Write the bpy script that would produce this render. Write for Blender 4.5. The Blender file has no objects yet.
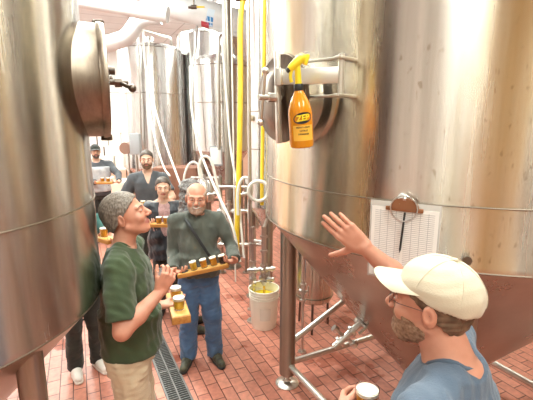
import bpy, bmesh, math, random
import numpy as np
from mathutils import Vector, Matrix
PI = math.pi
C = bpy.context.scene.collection
rnd = random.Random(7)
CAM_H, PITCH, FPX = 2.2, math.radians(11.0), 400.0

# ------------------------------------------------------------------ basic helpers
def tag(o, label=None, cat=None, group=None, kind=None):
    if label: o['label'] = label
    if cat: o['category'] = cat
    if group: o['group'] = group
    if kind: o['kind'] = kind
    return o

def thing(name, label, cat, loc=(0, 0, 0), rotz=0.0, group=None):
    o = bpy.data.objects.new(name, None)
    o.empty_display_size = 0.1
    o.location = loc
    o.rotation_euler = (0, 0, rotz)
    C.objects.link(o)
    return tag(o, label, cat, group)

def link(name, me, mats, parent=None):
    if not isinstance(mats, (list, tuple)): mats = [mats]
    for m in mats: me.materials.append(m)
    o = bpy.data.objects.new(name, me)
    C.objects.link(o)
    if parent is not None: o.parent = parent
    return o

def obj(name, bm, mats, parent=None, smooth=True, angle=40):
    bmesh.ops.recalc_face_normals(bm, faces=bm.faces)
    me = bpy.data.meshes.new(name)
    bm.to_mesh(me); bm.free()
    if smooth:
        me.polygons.foreach_set('use_smooth', [True] * len(me.polygons))
        me.set_sharp_from_angle(angle=math.radians(angle))
    return link(name, me, mats, parent)

def frame_of(d):
    d = Vector(d).normalized()
    up = Vector((0, 0, 1)) if abs(d.z) < 0.95 else Vector((0, 1, 0))
    x = up.cross(d).normalized(); y = d.cross(x)
    return x, y, d

def add_box(bm, c, s, rot=None, bev=0.0, mi=0):
    """box centred on c, full size s, optional 3x3 rotation"""
    r = bmesh.ops.create_cube(bm, size=1.0)
    M = Matrix.Translation(Vector(c)) @ (rot.to_4x4() if rot is not None else Matrix()) @ Matrix.Diagonal((s[0], s[1], s[2], 1))
    bmesh.ops.transform(bm, matrix=M, verts=r['verts'])
    fs = set(f for v in r['verts'] for f in v.link_faces)
    for f in fs: f.material_index = mi
    if bev > 0:
        es = list(set(e for v in r['verts'] for e in v.link_edges))
        bmesh.ops.bevel(bm, geom=es, offset=bev, segments=2, profile=0.5, affect='EDGES')
    return r

def smooth_path(pts, seg=6):
    """Catmull-Rom through pts"""
    P = [Vector(p) for p in pts]
    if len(P) < 3: return P
    Q = [P[0] * 2 - P[1]] + P + [P[-1] * 2 - P[-2]]
    out = []
    for i in range(1, len(Q) - 2):
        for j in range(seg):
            t = j / seg
            a, b, c, d = Q[i - 1], Q[i], Q[i + 1], Q[i + 2]
            out.append(0.5 * ((2 * b) + (c - a) * t + (2 * a - 5 * b + 4 * c - d) * t * t + (3 * b - 3 * c + d - a) * t ** 3))
    out.append(P[-1])
    return out

def round_path(pts, r=0.05, seg=5):
    """polyline with rounded corners"""
    P = [Vector(p) for p in pts]
    out = [P[0]]
    for i in range(1, len(P) - 1):
        a, b, c = P[i - 1], P[i], P[i + 1]
        d1 = (a - b); d2 = (c - b)
        rr = min(r, d1.length * .45, d2.length * .45)
        s = b + d1.normalized() * rr; e = b + d2.normalized() * rr
        for j in range(seg + 1):
            t = j / seg
            out.append((1 - t) ** 2 * s + 2 * t * (1 - t) * b + t * t * e)
    out.append(P[-1])
    return out

def add_tube(bm, pts, r, n=12, cap=True, closed=False, mi=0):
    P = [Vector(p) for p in pts]
    R = r if isinstance(r, (list, tuple)) else [r] * len(P)
    N = len(P)
    rings = []
    x = None
    for i in range(N):
        if closed: d = P[(i + 1) % N] - P[i - 1]
        else: d = (P[min(i + 1, N - 1)] - P[max(i - 1, 0)])
        if d.length < 1e-9: d = Vector((0, 0, 1))
        d.normalize()
        if x is None: x, y, _ = frame_of(d)
        else:
            x = (x - d * x.dot(d)).normalized(); y = d.cross(x)
        rings.append([bm.verts.new(P[i] + (x * math.cos(2 * PI * k / n) + y * math.sin(2 * PI * k / n)) * R[i]) for k in range(n)])
    m = N if closed else N - 1
    for i in range(m):
        a, b = rings[i], rings[(i + 1) % N]
        for k in range(n):
            f = bm.faces.new((a[k], a[(k + 1) % n], b[(k + 1) % n], b[k])); f.material_index = mi
    if cap and not closed:
        f = bm.faces.new(rings[0][::-1]); f.material_index = mi
        f = bm.faces.new(rings[-1]); f.material_index = mi

def add_cyl(bm, a, b, r, r2=None, n=20, mi=0):
    add_tube(bm, [a, b], [r, r if r2 is None else r2], n=n, mi=mi)

def add_lathe(bm, prof, n=48, origin=(0, 0, 0), axis=(0, 0, 1), mi=0):
    """prof: list of (radius, height along axis)"""
    x, y, d = frame_of(axis)
    o = Vector(origin)
    rings = []
    for (r, h) in prof:
        c = o + d * h
        if r < 1e-6: rings.append([bm.verts.new(c)])
        else: rings.append([bm.verts.new(c + (x * math.cos(2 * PI * k / n) + y * math.sin(2 * PI * k / n)) * r) for k in range(n)])
    for a, b in zip(rings[:-1], rings[1:]):
        if len(a) == 1 and len(b) == 1: continue
        for k in range(n):
            k2 = (k + 1) % n
            if len(a) == 1: f = bm.faces.new((a[0], b[k2], b[k]))
            elif len(b) == 1: f = bm.faces.new((a[k], a[k2], b[0]))
            else: f = bm.faces.new((a[k], a[k2], b[k2], b[k]))
            f.material_index = mi

def add_sphere(bm, c, r, sc=(1, 1, 1), n=12, mi=0):
    q = bmesh.ops.create_uvsphere(bm, u_segments=n, v_segments=max(6, n * 2 // 3), radius=r)
    bmesh.ops.transform(bm, matrix=Matrix.Translation(Vector(c)) @ Matrix.Diagonal((sc[0], sc[1], sc[2], 1)), verts=q['verts'])
    for v in q['verts']:
        for f in v.link_faces: f.material_index = mi

def ring_pts(c, r, axis=(0, 0, 1), n=24, a0=0, a1=2 * PI):
    x, y, d = frame_of(axis)
    full = abs(a1 - a0 - 2 * PI) < 1e-6
    return [Vector(c) + (x * math.cos(a0 + (a1 - a0) * k / (n if full else n - 1)) + y * math.sin(a0 + (a1 - a0) * k / (n if full else n - 1))) * r for k in range(n)]

def copy_tree(o, parent=None):
    c = o.copy(); C.objects.link(c)
    if parent is not None: c.parent = parent
    for ch in list(o.children): copy_tree(ch, c)
    return c

def ray(px, py):
    u = (px - 266.5) / FPX; v = (200 - py) / FPX
    return Vector((u, math.cos(PITCH) + v * math.sin(PITCH), -math.sin(PITCH) + v * math.cos(PITCH)))
def at_y(px, py, Y):
    d = ray(px, py); return Vector((0, 0, CAM_H)) + d * (Y / d.y)
def at_z(px, py, z):
    d = ray(px, py); return Vector((0, 0, CAM_H)) + d * ((z - CAM_H) / d.z)

# ------------------------------------------------------------------ materials
def mat(name, col, rough=0.5, metal=0.0, **kw):
    m = bpy.data.materials.new(name); m.use_nodes = True
    b = m.node_tree.nodes['Principled BSDF']
    b.inputs['Base Color'].default_value = (*col, 1)
    b.inputs['Roughness'].default_value = rough
    b.inputs['Metallic'].default_value = metal
    for k, v in kw.items(): b.inputs[k.replace('_', ' ')].default_value = v
    return m
def nodes(m): return m.node_tree.nodes, m.node_tree.links, m.node_tree.nodes['Principled BSDF']
def ramp(n, stops):
    r = n.new('ShaderNodeValToRGB'); e = r.color_ramp.elements
    e[0].position, e[0].color = stops[0][0], (*stops[0][1], 1)
    e[1].position, e[1].color = stops[-1][0], (*stops[-1][1], 1)
    for p, c in stops[1:-1]:
        q = e.new(p); q.color = (*c, 1)
    return r
def noise_mat(name, c1, c2, scale=8, rough=0.6, metal=0.0, bump=0.0, bscale=None, stretch=(1, 1, 1), detail=3, lo=.35, hi=.65, **kw):
    m = mat(name, c1, rough, metal, **kw); n, l, b = nodes(m)
    tc = n.new('ShaderNodeTexCoord'); mp = n.new('ShaderNodeMapping'); mp.inputs['Scale'].default_value = stretch
    l.new(tc.outputs['Object'], mp.inputs['Vector'])
    t = n.new('ShaderNodeTexNoise'); t.inputs['Scale'].default_value = scale; t.inputs['Detail'].default_value = detail
    l.new(mp.outputs[0], t.inputs['Vector'])
    r = ramp(n, [(lo, c1), (hi, c2)]); l.new(t.outputs['Fac'], r.inputs['Fac']); l.new(r.outputs['Color'], b.inputs['Base Color'])
    if bump:
        t2 = n.new('ShaderNodeTexNoise'); t2.inputs['Scale'].default_value = bscale or scale * 4; t2.inputs['Detail'].default_value = 4
        l.new(mp.outputs[0], t2.inputs['Vector'])
        bp = n.new('ShaderNodeBump'); bp.inputs['Strength'].default_value = bump; bp.inputs['Distance'].default_value = 0.01
        l.new(t2.outputs['Fac'], bp.inputs['Height']); l.new(bp.outputs['Normal'], b.inputs['Normal'])
    return m
# ------------------------------------------------------------------ smooth-union bodies
def V(*a): return np.array(a, float)
def unit(a):
    a = np.asarray(a, float); return a / (np.linalg.norm(a) + 1e-12)
class Sdf:
    """ordered list of rounded cones, ellipsoids and lofts, joined (or cut) smoothly"""
    def __init__(s): s.ops = []; s.caps = {}
    def cone(s, a, b, ra, rb=None, k=.02, sub=False):
        s.ops.append(('c', np.array(a, float), np.array(b, float), ra, ra if rb is None else rb, k, sub)); return s
    def capped(s, a, b, ra, rb, k, e, d):
        """a cone cut square at point e (normal d) before it is joined"""
        s.ops.append(('c', np.array(a, float), np.array(b, float), ra, rb, k, False)); s.caps[len(s.ops) - 1] = (e, d); return s
    def ell(s, c, r, R=None, k=.02, sub=False):
        s.ops.append(('e', np.array(c, float), np.array(r, float), np.eye(3) if R is None else np.array(R), k, sub)); return s
    def loft(s, st, k=.02, p=2.4, sub=False):
        s.ops.append(('l', np.array(st, float), p, k, sub)); return s
    def plane(s, n, c, box=None):
        """keep the side where n.p < c (optionally only inside a box lo,hi)"""
        s.ops.append(('p', unit(n), c, box)); return s
    def noise(s, amp, freq, seed=0, stretch=(1, 1, 1), box=None):
        s.ops.append(('n', amp, freq, seed, stretch, box)); return s
    def field(s, fn):
        s.ops.append(('f', fn)); return s
    def grid(s, lo, hi, h):
        lo = np.array(lo, float); hi = np.array(hi, float)
        n = np.maximum(4, np.ceil((hi - lo) / h).astype(int) + 1)
        ax = [(lo[i] + h * np.arange(n[i])).astype(np.float32) for i in range(3)]
        D = np.full(n, 1.0, np.float32)
        for oi, op in enumerate(s.ops):
            t = op[0]
            if t in 'cel':
                if t == 'c':
                    _, a, b, ra, rb, k, sub = op; r = max(ra, rb)
                    bl, bh = np.minimum(a, b) - r, np.maximum(a, b) + r
                elif t == 'e':
                    _, c, r, R, k, sub = op; q = r.max(); bl, bh = c - q, c + q
                else:
                    _, st, p, k, sub = op
                    rx = st[:, 3].max(); ry = st[:, 4].max()
                    bl = V(st[:, 1].min() - rx, st[:, 2].min() - ry, st[:, 0].min()); bh = V(st[:, 1].max() + rx, st[:, 2].max() + ry, st[:, 0].max())
                pad = k + 3 * h + .004
                i0 = np.maximum(0, np.floor((bl - pad - lo) / h).astype(int)); i1 = np.minimum(n, np.ceil((bh + pad - lo) / h).astype(int) + 1)
                if (i1 <= i0).any(): continue
                sl = tuple(slice(i0[j], i1[j]) for j in range(3))
                X = ax[0][sl[0]][:, None, None]; Y = ax[1][sl[1]][None, :, None]; Z = ax[2][sl[2]][None, None, :]
                if t == 'c':
                    ab = b - a; L2 = float(ab @ ab) + 1e-12
                    hh = np.clip(((X - a[0]) * ab[0] + (Y - a[1]) * ab[1] + (Z - a[2]) * ab[2]) / L2, 0, 1)
                    d = np.sqrt((X - a[0] - ab[0] * hh) ** 2 + (Y - a[1] - ab[1] * hh) ** 2 + (Z - a[2] - ab[2] * hh) ** 2) - (ra + (rb - ra) * hh)
                    if oi in s.caps:
                        e, dd = s.caps[oi]; d = np.maximum(d, (X - e[0]) * dd[0] + (Y - e[1]) * dd[1] + (Z - e[2]) * dd[2])
                elif t == 'e':
                    x, y, z = X - c[0], Y - c[1], Z - c[2]
                    u = (x * R[0, 0] + y * R[1, 0] + z * R[2, 0]) / r[0]; v = (x * R[0, 1] + y * R[1, 1] + z * R[2, 1]) / r[1]; w = (x * R[0, 2] + y * R[1, 2] + z * R[2, 2]) / r[2]
                    k0 = np.sqrt(u * u + v * v + w * w) + 1e-6
                    k1 = np.sqrt((u / r[0]) ** 2 + (v / r[1]) ** 2 + (w / r[2]) ** 2) + 1e-6
                    d = k0 * (k0 - 1) / k1
                else:
                    z = ax[2][sl[2]]
                    zz = np.clip(z, st[0, 0], st[-1, 0])
                    # smooth interpolation
                    def itp(col):
                        return np.interp(zz, st[:, 0], st[:, col])[None, None, :]
                    cx, cy, rx, ry = itp(1), itp(2), itp(3), itp(4)
                    q = (np.abs((X - cx) / rx) ** p + np.abs((Y - cy) / ry) ** p) ** (1 / p)
                    d = (q - 1) * np.minimum(rx, ry)
                    ov = np.maximum(st[0, 0] - z, z - st[-1, 0])[None, None, :]
                    d = np.maximum(d, ov)
                A = D[sl]; d = d.astype(np.float32)
                if sub:
                    if k > 0:
                        hh = np.clip(.5 - .5 * (A + d) / k, 0, 1); A[...] = A * (1 - hh) + (-d) * hh + k * hh * (1 - hh)
                    else: A[...] = np.maximum(A, -d)
                elif k > 0:
                    hh = np.clip(.5 + .5 * (A - d) / k, 0, 1); A[...] = A * (1 - hh) + d * hh - k * hh * (1 - hh)
                else: A[...] = np.minimum(A, d)
            else:
                box = None if t == 'f' else op[-1]
                sl = (slice(None),) * 3
                if box is not None:
                    i0 = np.maximum(0, np.floor((np.array(box[0]) - lo) / h).astype(int)); i1 = np.minimum(n, np.ceil((np.array(box[1]) - lo) / h).astype(int) + 1)
                    if (i1 <= i0).any(): continue
                    sl = tuple(slice(i0[j], i1[j]) for j in range(3))
                X = ax[0][sl[0]][:, None, None]; Y = ax[1][sl[1]][None, :, None]; Z = ax[2][sl[2]][None, None, :]
                A = D[sl]
                if t == 'p':
                    A[...] = np.maximum(A, X * op[1][0] + Y * op[1][1] + Z * op[1][2] - op[2])
                elif t == 'n':
                    _, amp, fr, seed, stx, _b = op
                    r = np.random.RandomState(seed); acc = 0
                    for o in range(4):
                        w = r.randn(3); w = w / np.linalg.norm(w) * fr * (1 + .7 * o) * np.array(stx); w2 = r.randn(3); w2 = w2 / np.linalg.norm(w2) * fr * .6 * np.array(stx)
                        acc = acc + np.sin(X * w[0] + Y * w[1] + Z * w[2] + r.rand() * 6 + 1.6 * np.sin(X * w2[0] + Y * w2[1] + Z * w2[2] + r.rand() * 6)) / (1 + .5 * o)
                    A += (amp * .5 * acc).astype(np.float32)
                else:
                    A[...] = op[1](X, Y, Z, A)
        return lo, D
    def bounds(s, pad=.03):
        los, his = [], []
        for op in s.ops:
            if op[0] == 'c' and not op[-1]:
                r = max(op[3], op[4]); los.append(np.minimum(op[1], op[2]) - r); his.append(np.maximum(op[1], op[2]) + r)
            elif op[0] == 'e' and not op[-1]:
                q = op[2].max(); los.append(op[1] - q); his.append(op[1] + q)
            elif op[0] == 'l' and not op[-1]:
                st = op[1]; los.append(V((st[:, 1] - st[:, 3]).min(), (st[:, 2] - st[:, 4]).min(), st[:, 0].min())); his.append(V((st[:, 1] + st[:, 3]).max(), (st[:, 2] + st[:, 4]).max(), st[:, 0].max()))
        return np.min(los, 0) - pad, np.max(his, 0) + pad

def nets(lo, D, h):
    """surface nets: the zero level of D as quads"""
    S = D < 0
    nx, ny, nz = D.shape
    cnt = np.zeros((nx - 1, ny - 1, nz - 1), np.int8)
    acc = np.zeros((nx - 1, ny - 1, nz - 1, 3), np.float32)
    edges = []
    for axis in range(3):
        sa = [slice(None)] * 3; sb = [slice(None)] * 3
        sa[axis] = slice(0, -1); sb[axis] = slice(1, None)
        A, B = D[tuple(sa)], D[tuple(sb)]
        cr = np.argwhere(S[tuple(sa)] != S[tuple(sb)])
        if len(cr) == 0: continue
        a = A[tuple(cr.T)]; b = B[tuple(cr.T)]
        p = cr.astype(np.float32); p[:, axis] += a / (a - b)
        edges.append((axis, cr, a < 0))
        o = [i for i in range(3) if i != axis]
        for da in (0, 1):
            for db in (0, 1):
                c = cr.copy(); c[:, o[0]] -= da; c[:, o[1]] -= db
                ok = (c >= 0).all(1) & (c[:, 0] < nx - 1) & (c[:, 1] < ny - 1) & (c[:, 2] < nz - 1)
                ci = tuple(c[ok].T)
                np.add.at(cnt, ci, 1); np.add.at(acc, ci, p[ok])
    m = cnt > 0
    idx = np.full(cnt.shape, -1, np.int64); idx[m] = np.arange(m.sum())
    verts = acc[m] / cnt[m][:, None] * h + lo
    quads = []
    for axis, cr, neg in edges:
        o = [i for i in range(3) if i != axis]
        ok = (cr[:, o[0]] > 0) & (cr[:, o[1]] > 0) & (cr[:, o[0]] < cnt.shape[o[0]]) & (cr[:, o[1]] < cnt.shape[o[1]])
        c = cr[ok]; ng = neg[ok]
        def gi(da, db):
            q = c.copy(); q[:, o[0]] -= da; q[:, o[1]] -= db
            return idx[tuple(q.T)]
        q = np.stack([gi(1, 1), gi(0, 1), gi(0, 0), gi(1, 0)], 1)
        flip = ng if axis != 1 else ~ng
        q[~flip] = q[~flip][:, ::-1]
        quads.append(q)
    quads = np.concatenate(quads) if quads else np.zeros((0, 4), int)
    return verts, quads

def mesh_np(name, verts, quads, matidx=None):
    me = bpy.data.meshes.new(name)
    nv, nf = len(verts), len(quads)
    me.vertices.add(nv); me.vertices.foreach_set('co', np.ascontiguousarray(verts, np.float32).ravel())
    me.loops.add(nf * 4); me.loops.foreach_set('vertex_index', np.ascontiguousarray(quads, np.int32).ravel())
    me.polygons.add(nf); me.polygons.foreach_set('loop_start', np.arange(nf, dtype=np.int32) * 4)
    me.polygons.foreach_set('use_smooth', np.ones(nf, bool))
    if matidx is not None: me.polygons.foreach_set('material_index', np.ascontiguousarray(matidx, np.int32))
    me.update(calc_edges=True); me.validate()
    return me

def sdf_obj(name, s, h, mats, parent=None, fine=(), matfn=None, lo=None, hi=None):
    """mesh an Sdf; fine = [(lo,hi,h)] boxes meshed at their own finer step"""
    bl, bh = s.bounds()
    if lo is not None: bl = np.maximum(bl, lo)
    if hi is not None: bh = np.minimum(bh, hi)
    o, D = s.grid(bl, bh, h)
    v, q = nets(o, D, h)
    for (fl, fh, _) in fine:
        ins = ((v > np.array(fl) + 1.2 * h) & (v < np.array(fh) - 1.2 * h)).all(1)
        q = q[~ins[q].all(1)]
    Vs, Qs = [v], [q]; off = len(v)
    for (fl, fh, fhh) in fine:
        o, D = s.grid(fl, fh, fhh)
        v2, q2 = nets(o, D, fhh)
        Vs.append(v2); Qs.append(q2 + off); off += len(v2)
    v = np.concatenate(Vs); q = np.concatenate(Qs)
    used = np.zeros(len(v), bool); used[q.ravel()] = True
    rm = np.cumsum(used) - 1; v = v[used]; q = rm[q]
    mi = None
    if matfn is not None: mi = matfn(v[q].mean(1))
    return link(name, mesh_np(name, v, q, mi), mats, parent)

def two_bone(S, T, a, b, hint):
    S, T = np.array(S, float), np.array(T, float)
    d = T - S; L = np.linalg.norm(d); u = d / L
    if L > a + b - .004: L = a + b - .004; T = S + u * L
    x = (a * a - b * b + L * L) / (2 * L); y = math.sqrt(max(0, a * a - x * x))
    hp = np.array(hint, float); hp = unit(hp - (hp @ u) * u)
    return S + u * x + hp * y, T
def euler(yaw, pitch, roll):
    """head rotation: yaw to its left, pitch up, roll to its right, degrees; columns = x,y,z axes"""
    y, p, r = map(math.radians, (yaw, pitch, roll))
    M = Matrix.Rotation(y, 3, 'Z') @ Matrix.Rotation(p, 3, 'X') @ Matrix.Rotation(r, 3, 'Y')
    return np.array(M)
# ------------------------------------------------------------------ people
def skin_mat(name, c, c2):
    m = noise_mat(name, c, c2, scale=14, rough=.48, bump=.05, bscale=160, lo=.3, hi=.7)
    nodes(m)[2].inputs['Subsurface Weight'].default_value = .12
    nodes(m)[2].inputs['Subsurface Radius'].default_value = (1, .35, .2)
    nodes(m)[2].inputs['Subsurface Scale'].default_value = .01
    return m
def cloth_mat(name, c, c2=None, rough=.85, bump=.25, scale=9, sheen=.2):
    m = noise_mat(name, c, c2 or tuple(x * .8 for x in c), scale=scale, rough=rough, bump=bump, bscale=240, lo=.3, hi=.7)
    nodes(m)[2].inputs['Sheen Weight'].default_value = sheen
    return m

def head_prims(s, P, R, k=1.0, o=None):
    """P head centre, R rotation, k size; adds the head shape to Sdf s"""
    o = o or {}
    T = lambda x, y, z: P + R @ (V(x, y, z) * k)
    f = o.get('fat', 1.0)
    s.ell(T(0, -.012, .038), V(.076, .096, .086) * k, R, .02 * k)
    s.ell(T(0, .030, -.012), V(.064 * f, .062, .078) * k, R, .02 * k)
    s.ell(T(0, .028, -.062), V(.053 * f, .056, .044) * k, R, .025 * k)
    s.ell(T(0, .066, -.094), V(.024 * f, .020, .018) * k, R, .025 * k)          # chin
    for sx in (-1, 1):
        s.cone(T(sx * .052 * f, -.005, -.045), T(sx * .026 * f, .055, -.088), .016 * k, .013 * k, .02 * k)   # jaw line
        s.ell(T(sx * .040 * f, .066, -.026), V(.021, .019, .019) * k, R, .02 * k)   # cheek
        s.ell(T(sx * .032, .104, .008), V(.019, .016, .012) * k, R, .014 * k, sub=True)   # socket
        s.cone(T(sx * .012, .086, .024), T(sx * .046, .074, .026), .010 * k, .008 * k, .012 * k)  # brow
        s.ell(T(sx * .031, .0800, .006), V(.0145, .0118, .0095) * k, R, .003 * k)  # eyeball with lids
        # ear
        E = R @ np.array(Matrix.Rotation(sx * -.35, 3, 'Z') @ Matrix.Rotation(-.15, 3, 'X'))
        s.ell(T(sx * .080, -.012, -.002), V(.0085, .019, .032) * k, E, .006 * k)
        s.ell(T(sx * .090, -.008, .002), V(.006, .010, .017) * k, E, .004 * k, sub=True)
    s.cone(T(0, .088, .014), T(0, .112, -.024), .0085 * k, .0125 * k, .012 * k)    # nose
    for sx in (-1, 1): s.ell(T(sx * .0125, .102, -.029), V(.0085, .0095, .0075) * k, R, .006 * k)
    sm = o.get('smile', 0)
    for (zz, r, yy) in ((-.053, .0050, .0905), (-.0635, .0058, .0890)):
        for sx in (-1, 1):
            s.cone(T(0, yy, zz), T(sx * (.021 + .006 * sm), yy - .013 - .003 * sm, -.058 + .006 * sm), r * k, .0036 * k, .006 * k)
    return T

def hand_prims(s, W, f, n, right, curl=(.3, .3, .3, .3), spread=.06, thumb=(.7, .7, .25), tb=.3, k=1.0):
    """W wrist, f finger direction, n palm normal (the way the palm faces)"""
    f = unit(f); n = unit(np.array(n, float) - (np.array(n, float) @ f) * f)
    t = np.cross(f, n) if right else np.cross(n, f)
    W = np.array(W, float)
    P = lambda a, b, c: W + (f * a + t * b + n * c) * k
    kn = [(.092, .032), (.096, .011), (.091, -.0105), (.083, -.030)]
    for i, (a, b) in enumerate(kn):
        s.cone(P(.004, b * .55, 0), P(a, b, 0), .0150 * k, .0112 * k, .012 * k)
    s.ell(P(.045, 0, .004), V(.030, .030, .016) * k, np.stack([f, t, n], 1), .014 * k)
    s.cone(P(.015, .020, .006), P(.055, .030, .008), .017 * k, .012 * k, .014 * k)
    Ls = (.070, .078, .073, .057)
    for i, (a, b) in enumerate(kn):
        p = P(a, b, 0); ang = 0; sp = (1.5 - i) * spread
        c = curl[i] if isinstance(curl, (list, tuple)) else curl
        r = (.0092, .0095, .009, .008)[i]
        for j, (q, m) in enumerate(((.46, 1.0), (.30, 1.15), (.24, .7))):
            ang += c * m
            d = (f * math.cos(ang) + n * math.sin(ang)) * math.cos(sp) + t * math.sin(sp)
            p2 = p + d * Ls[i] * q * k
            s.cone(p, p2, r * k * (1 - .06 * j), r * k * (.94 - .08 * j), .0035 * k if j or True else 0)
            p = p2
    d = unit(f * thumb[0] + t * thumb[1] + n * thumb[2])
    p = P(.022, .022, .006); p2 = p + d * .046 * k
    s.cone(p, p2, .0165 * k, .0125 * k, .012 * k)
    d2 = unit(d + f * tb + n * tb * .5); p3 = p2 + d2 * .032 * k
    s.cone(p2, p3, .0118 * k, .0105 * k, .004 * k)
    d3 = unit(d2 + f * tb); s.cone(p3, p3 + d3 * .024 * k, .0105 * k, .0082 * k, .004 * k)
    return P(.085, .0, .0)

def person(name, label, loc, face, h, o):
    """face = facing direction on the ground. o = options; arms as dicts in world coordinates"""
    rotz = math.atan2(-face[0], face[1])
    root = thing(name, label, 'person', loc, rotz, o.get('group'))
    Rz = np.array(Matrix.Rotation(-rotz, 3, 'Z'))
    L = lambda w: Rz @ (np.array(w, float) - np.array(loc, float))
    Ld = lambda w: Rz @ np.array(w, float)
    s = h / 1.8; fe = o.get('female', False); wd = o.get('width', 1.0) * s
    res = o.get('res', .010); hres = o.get('hres', .004)
    skin = o['skin']
    bel = o.get('belly', 0)
    shx = (.165 if fe else .190) * wd
    hw = (.158 if fe else .150) * wd
    lean = o.get('lean', 0.0)              # forward shift of the chest
    def torso(inf=0.0, top=1.50):
        st = [(.84, 0, -.005, hw * .92, .105 * wd), (.93, 0, -.01, hw * 1.02, .118 * wd), (1.02, 0, lean * .2 + .3 * bel * .5, hw * .97, .108 * wd + bel * .5),
              (1.12, 0, lean * .45 + bel * .45, hw * .93 + bel * .35, .104 * wd + bel * .7), (1.22, 0, lean * .7 + bel * .3, hw * .98 + bel * .2, .110 * wd + bel * .5),
              (1.33, 0, lean * .9, .168 * wd * (.9 if fe else 1), .118 * wd), (1.40, 0, lean, .165 * wd * (.88 if fe else 1), .108 * wd),
              (1.45, 0, lean, .120 * wd * (.88 if fe else 1), .086 * wd), (1.50, 0, lean - .01, .070 * wd, .064 * wd)]
        return [(z * s, x, y, rx + inf, ry + inf) for (z, x, y, rx, ry) in st if z <= top + 1e-6]
    sh = {sd: V(sd * shx, lean, 1.435 * s) for sd in (-1, 1)}     # -1 = its left? local +x is its right
    neckb = V(0, lean - .012, 1.47 * s)
    hd = o.get('head', {})
    hk = o.get('hk', 1.0) * (s ** .5)
    R = euler(hd.get('yaw', 0), hd.get('pitch', 0), hd.get('roll', 0))
    HP = V(0, lean + .02, 1.8 * s - .122 * hk) + V(*hd.get('off', (0, 0, 0)))
    # arms
    arms = {}
    for key, sd in (('right', 1), ('left', -1)):
        a = o.get(key) or {}
        S = sh[sd]
        la, lb = .285 * s, .255 * s
        if a.get('dsh') is not None: S = S + V(*a['dsh'])
        if 'wrist' in a: T = L(a['wrist'])
        else: T = S + V(sd * .06, .05, -.52) * s
        hint = Ld(a['hint']) if 'hint' in a else V(sd * .3, -.8, -.4)
        E, T = two_bone(S, T, la, lb, hint)
        f = Ld(a['f']) if 'f' in a else unit(T - E)
        nn = Ld(a['n']) if 'n' in a else V(-sd, 0, 0)
        arms[sd] = (S, E, T, f, nn, a)
    # legs
    st = o.get('stance', .10) * s
    legs = {}
    for sd in (-1, 1):
        hp = V(sd * .085 * wd, 0, .90 * s)
        fo = V(*(o.get('foot_r' if sd == 1 else 'foot_l', (sd * st, 0))), 0)
        an = V(fo[0], fo[1] - .03, .085 * s)
        kn = (hp + an) / 2 + V(0, .025, .02)
        legs[sd] = (hp, kn, an, unit(V(sd * o.get('splay', .25), 1, 0)))
    # ---- body
    b = Sdf()
    b.loft(torso(), .03 * s)
    for sd in (-1, 1):
        S, E, T, f, nn, a = arms[sd]
        b.cone(V(sd * .045 * wd, lean - .01, 1.495 * s), S + V(0, 0, .006), .036 * s, .044 * s, .04)
        b.cone(S, E, .054 * wd, .041 * s, .03); 
        b.cone(E, (E * .6 + T * .4), .041 * s, .043 * s, .02); b.cone((E * .6 + T * .4), T, .043 * s, .027 * s, .02)
        hp, kn, an, fd = legs[sd]
        b.cone(hp, kn, .088 * wd, .056 * s, .04); b.cone(kn, an, .054 * s, .036 * s, .03)
        b.ell(kn * .62 + an * .38 + V(0, -.02, 0), V(.048, .05, .10) * s, None, .03)
        b.cone(an * V(1, 1, 0) + V(0, -.02, .04), an * V(1, 1, 0) + fd * .16 * s + V(0, 0, .025), .036 * s, .024 * s, .02)
    nkr = o.get('neck_r', 1.0)
    b.cone(neckb, HP + R @ (V(0, -.022, -.055) * hk), .060 * wd * nkr, .053 * hk * nkr, .03)
    fine = []
    for sd in (-1, 1):
        S, E, T, f, nn, a = arms[sd]
        if o.get('hands', True):
            c = hand_prims(b, T, f, nn, sd == 1, **{k: v for k, v in a.items() if k in ('curl', 'spread', 'thumb', 'tb', 'k')})
            q = .115 if not a.get('big') else .15
            fine.append((c - q, c + q, o.get('handres', .0035)))
    T_ = head_prims(b, HP, R, hk, o)
    fine.append((HP - V(.125, .125, .15) * hk - V(0, 0, .02), HP + V(.125, .15, .14) * hk, hres))
    Ri = R.T
    def lips(c):
        q = (c - HP) @ R / hk
        d = ((q[:, 0]) / .031) ** 2 + ((q[:, 2] + .058) / .0115) ** 2
        return np.where((d < 1) & (q[:, 1] > .066), 1, 0)
    body = sdf_obj('body', b, res, [skin, o.get('lips', M_LIPS)], root, fine, lips)
    # eyes, brows
    if o.get('eyes', True):
        for sd in (-1, 1):
            bm = bmesh.new()
            c = V(sd * .031, .0825, .006)
            add_sphere(bm, (0, 0, 0), .0110 * hk, (1.15, 1, .52), 14, 0)
            for fc in bm.faces:
                m = fc.calc_center_median()
                if m.y > 0 and (m.x ** 2 + (m.z * 1.4) ** 2) < (.0062 * hk) ** 2: fc.material_index = 1
            M4 = Matrix.Translation(Vector(HP + R @ (c * hk))) @ Matrix(R.tolist()).to_4x4()
            bmesh.ops.transform(bm, matrix=M4, verts=bm.verts)
            obj('eye', bm, [M_EYE, M_IRIS], root)
            bm = bmesh.new()
            pts = [T_(sd * .013, .096, .0235), T_(sd * .024, .0955, .0285), T_(sd * .037, .089, .0285), T_(sd * .047, .080, .0225)]
            add_tube(bm, smooth_path(pts, 4), [.0030 * hk] * 13, 6)
            obj('eyebrow', bm, o.get('brow_mat', o.get('hair_mat', M_HAIR_D)), root)
    if o.get('smile', 0) > .5:
        bm = bmesh.new()
        pts = [T_(x, .0935 - (abs(x) / .02) ** 2 * .007, -.0600 + (abs(x) / .02) ** 2 * .008) for x in (-.023, -.012, 0, .012, .023)]
        add_tube(bm, smooth_path(pts, 3), .0050 * hk, 8)
        obj('teeth', bm, M_TEETH, root)
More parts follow.
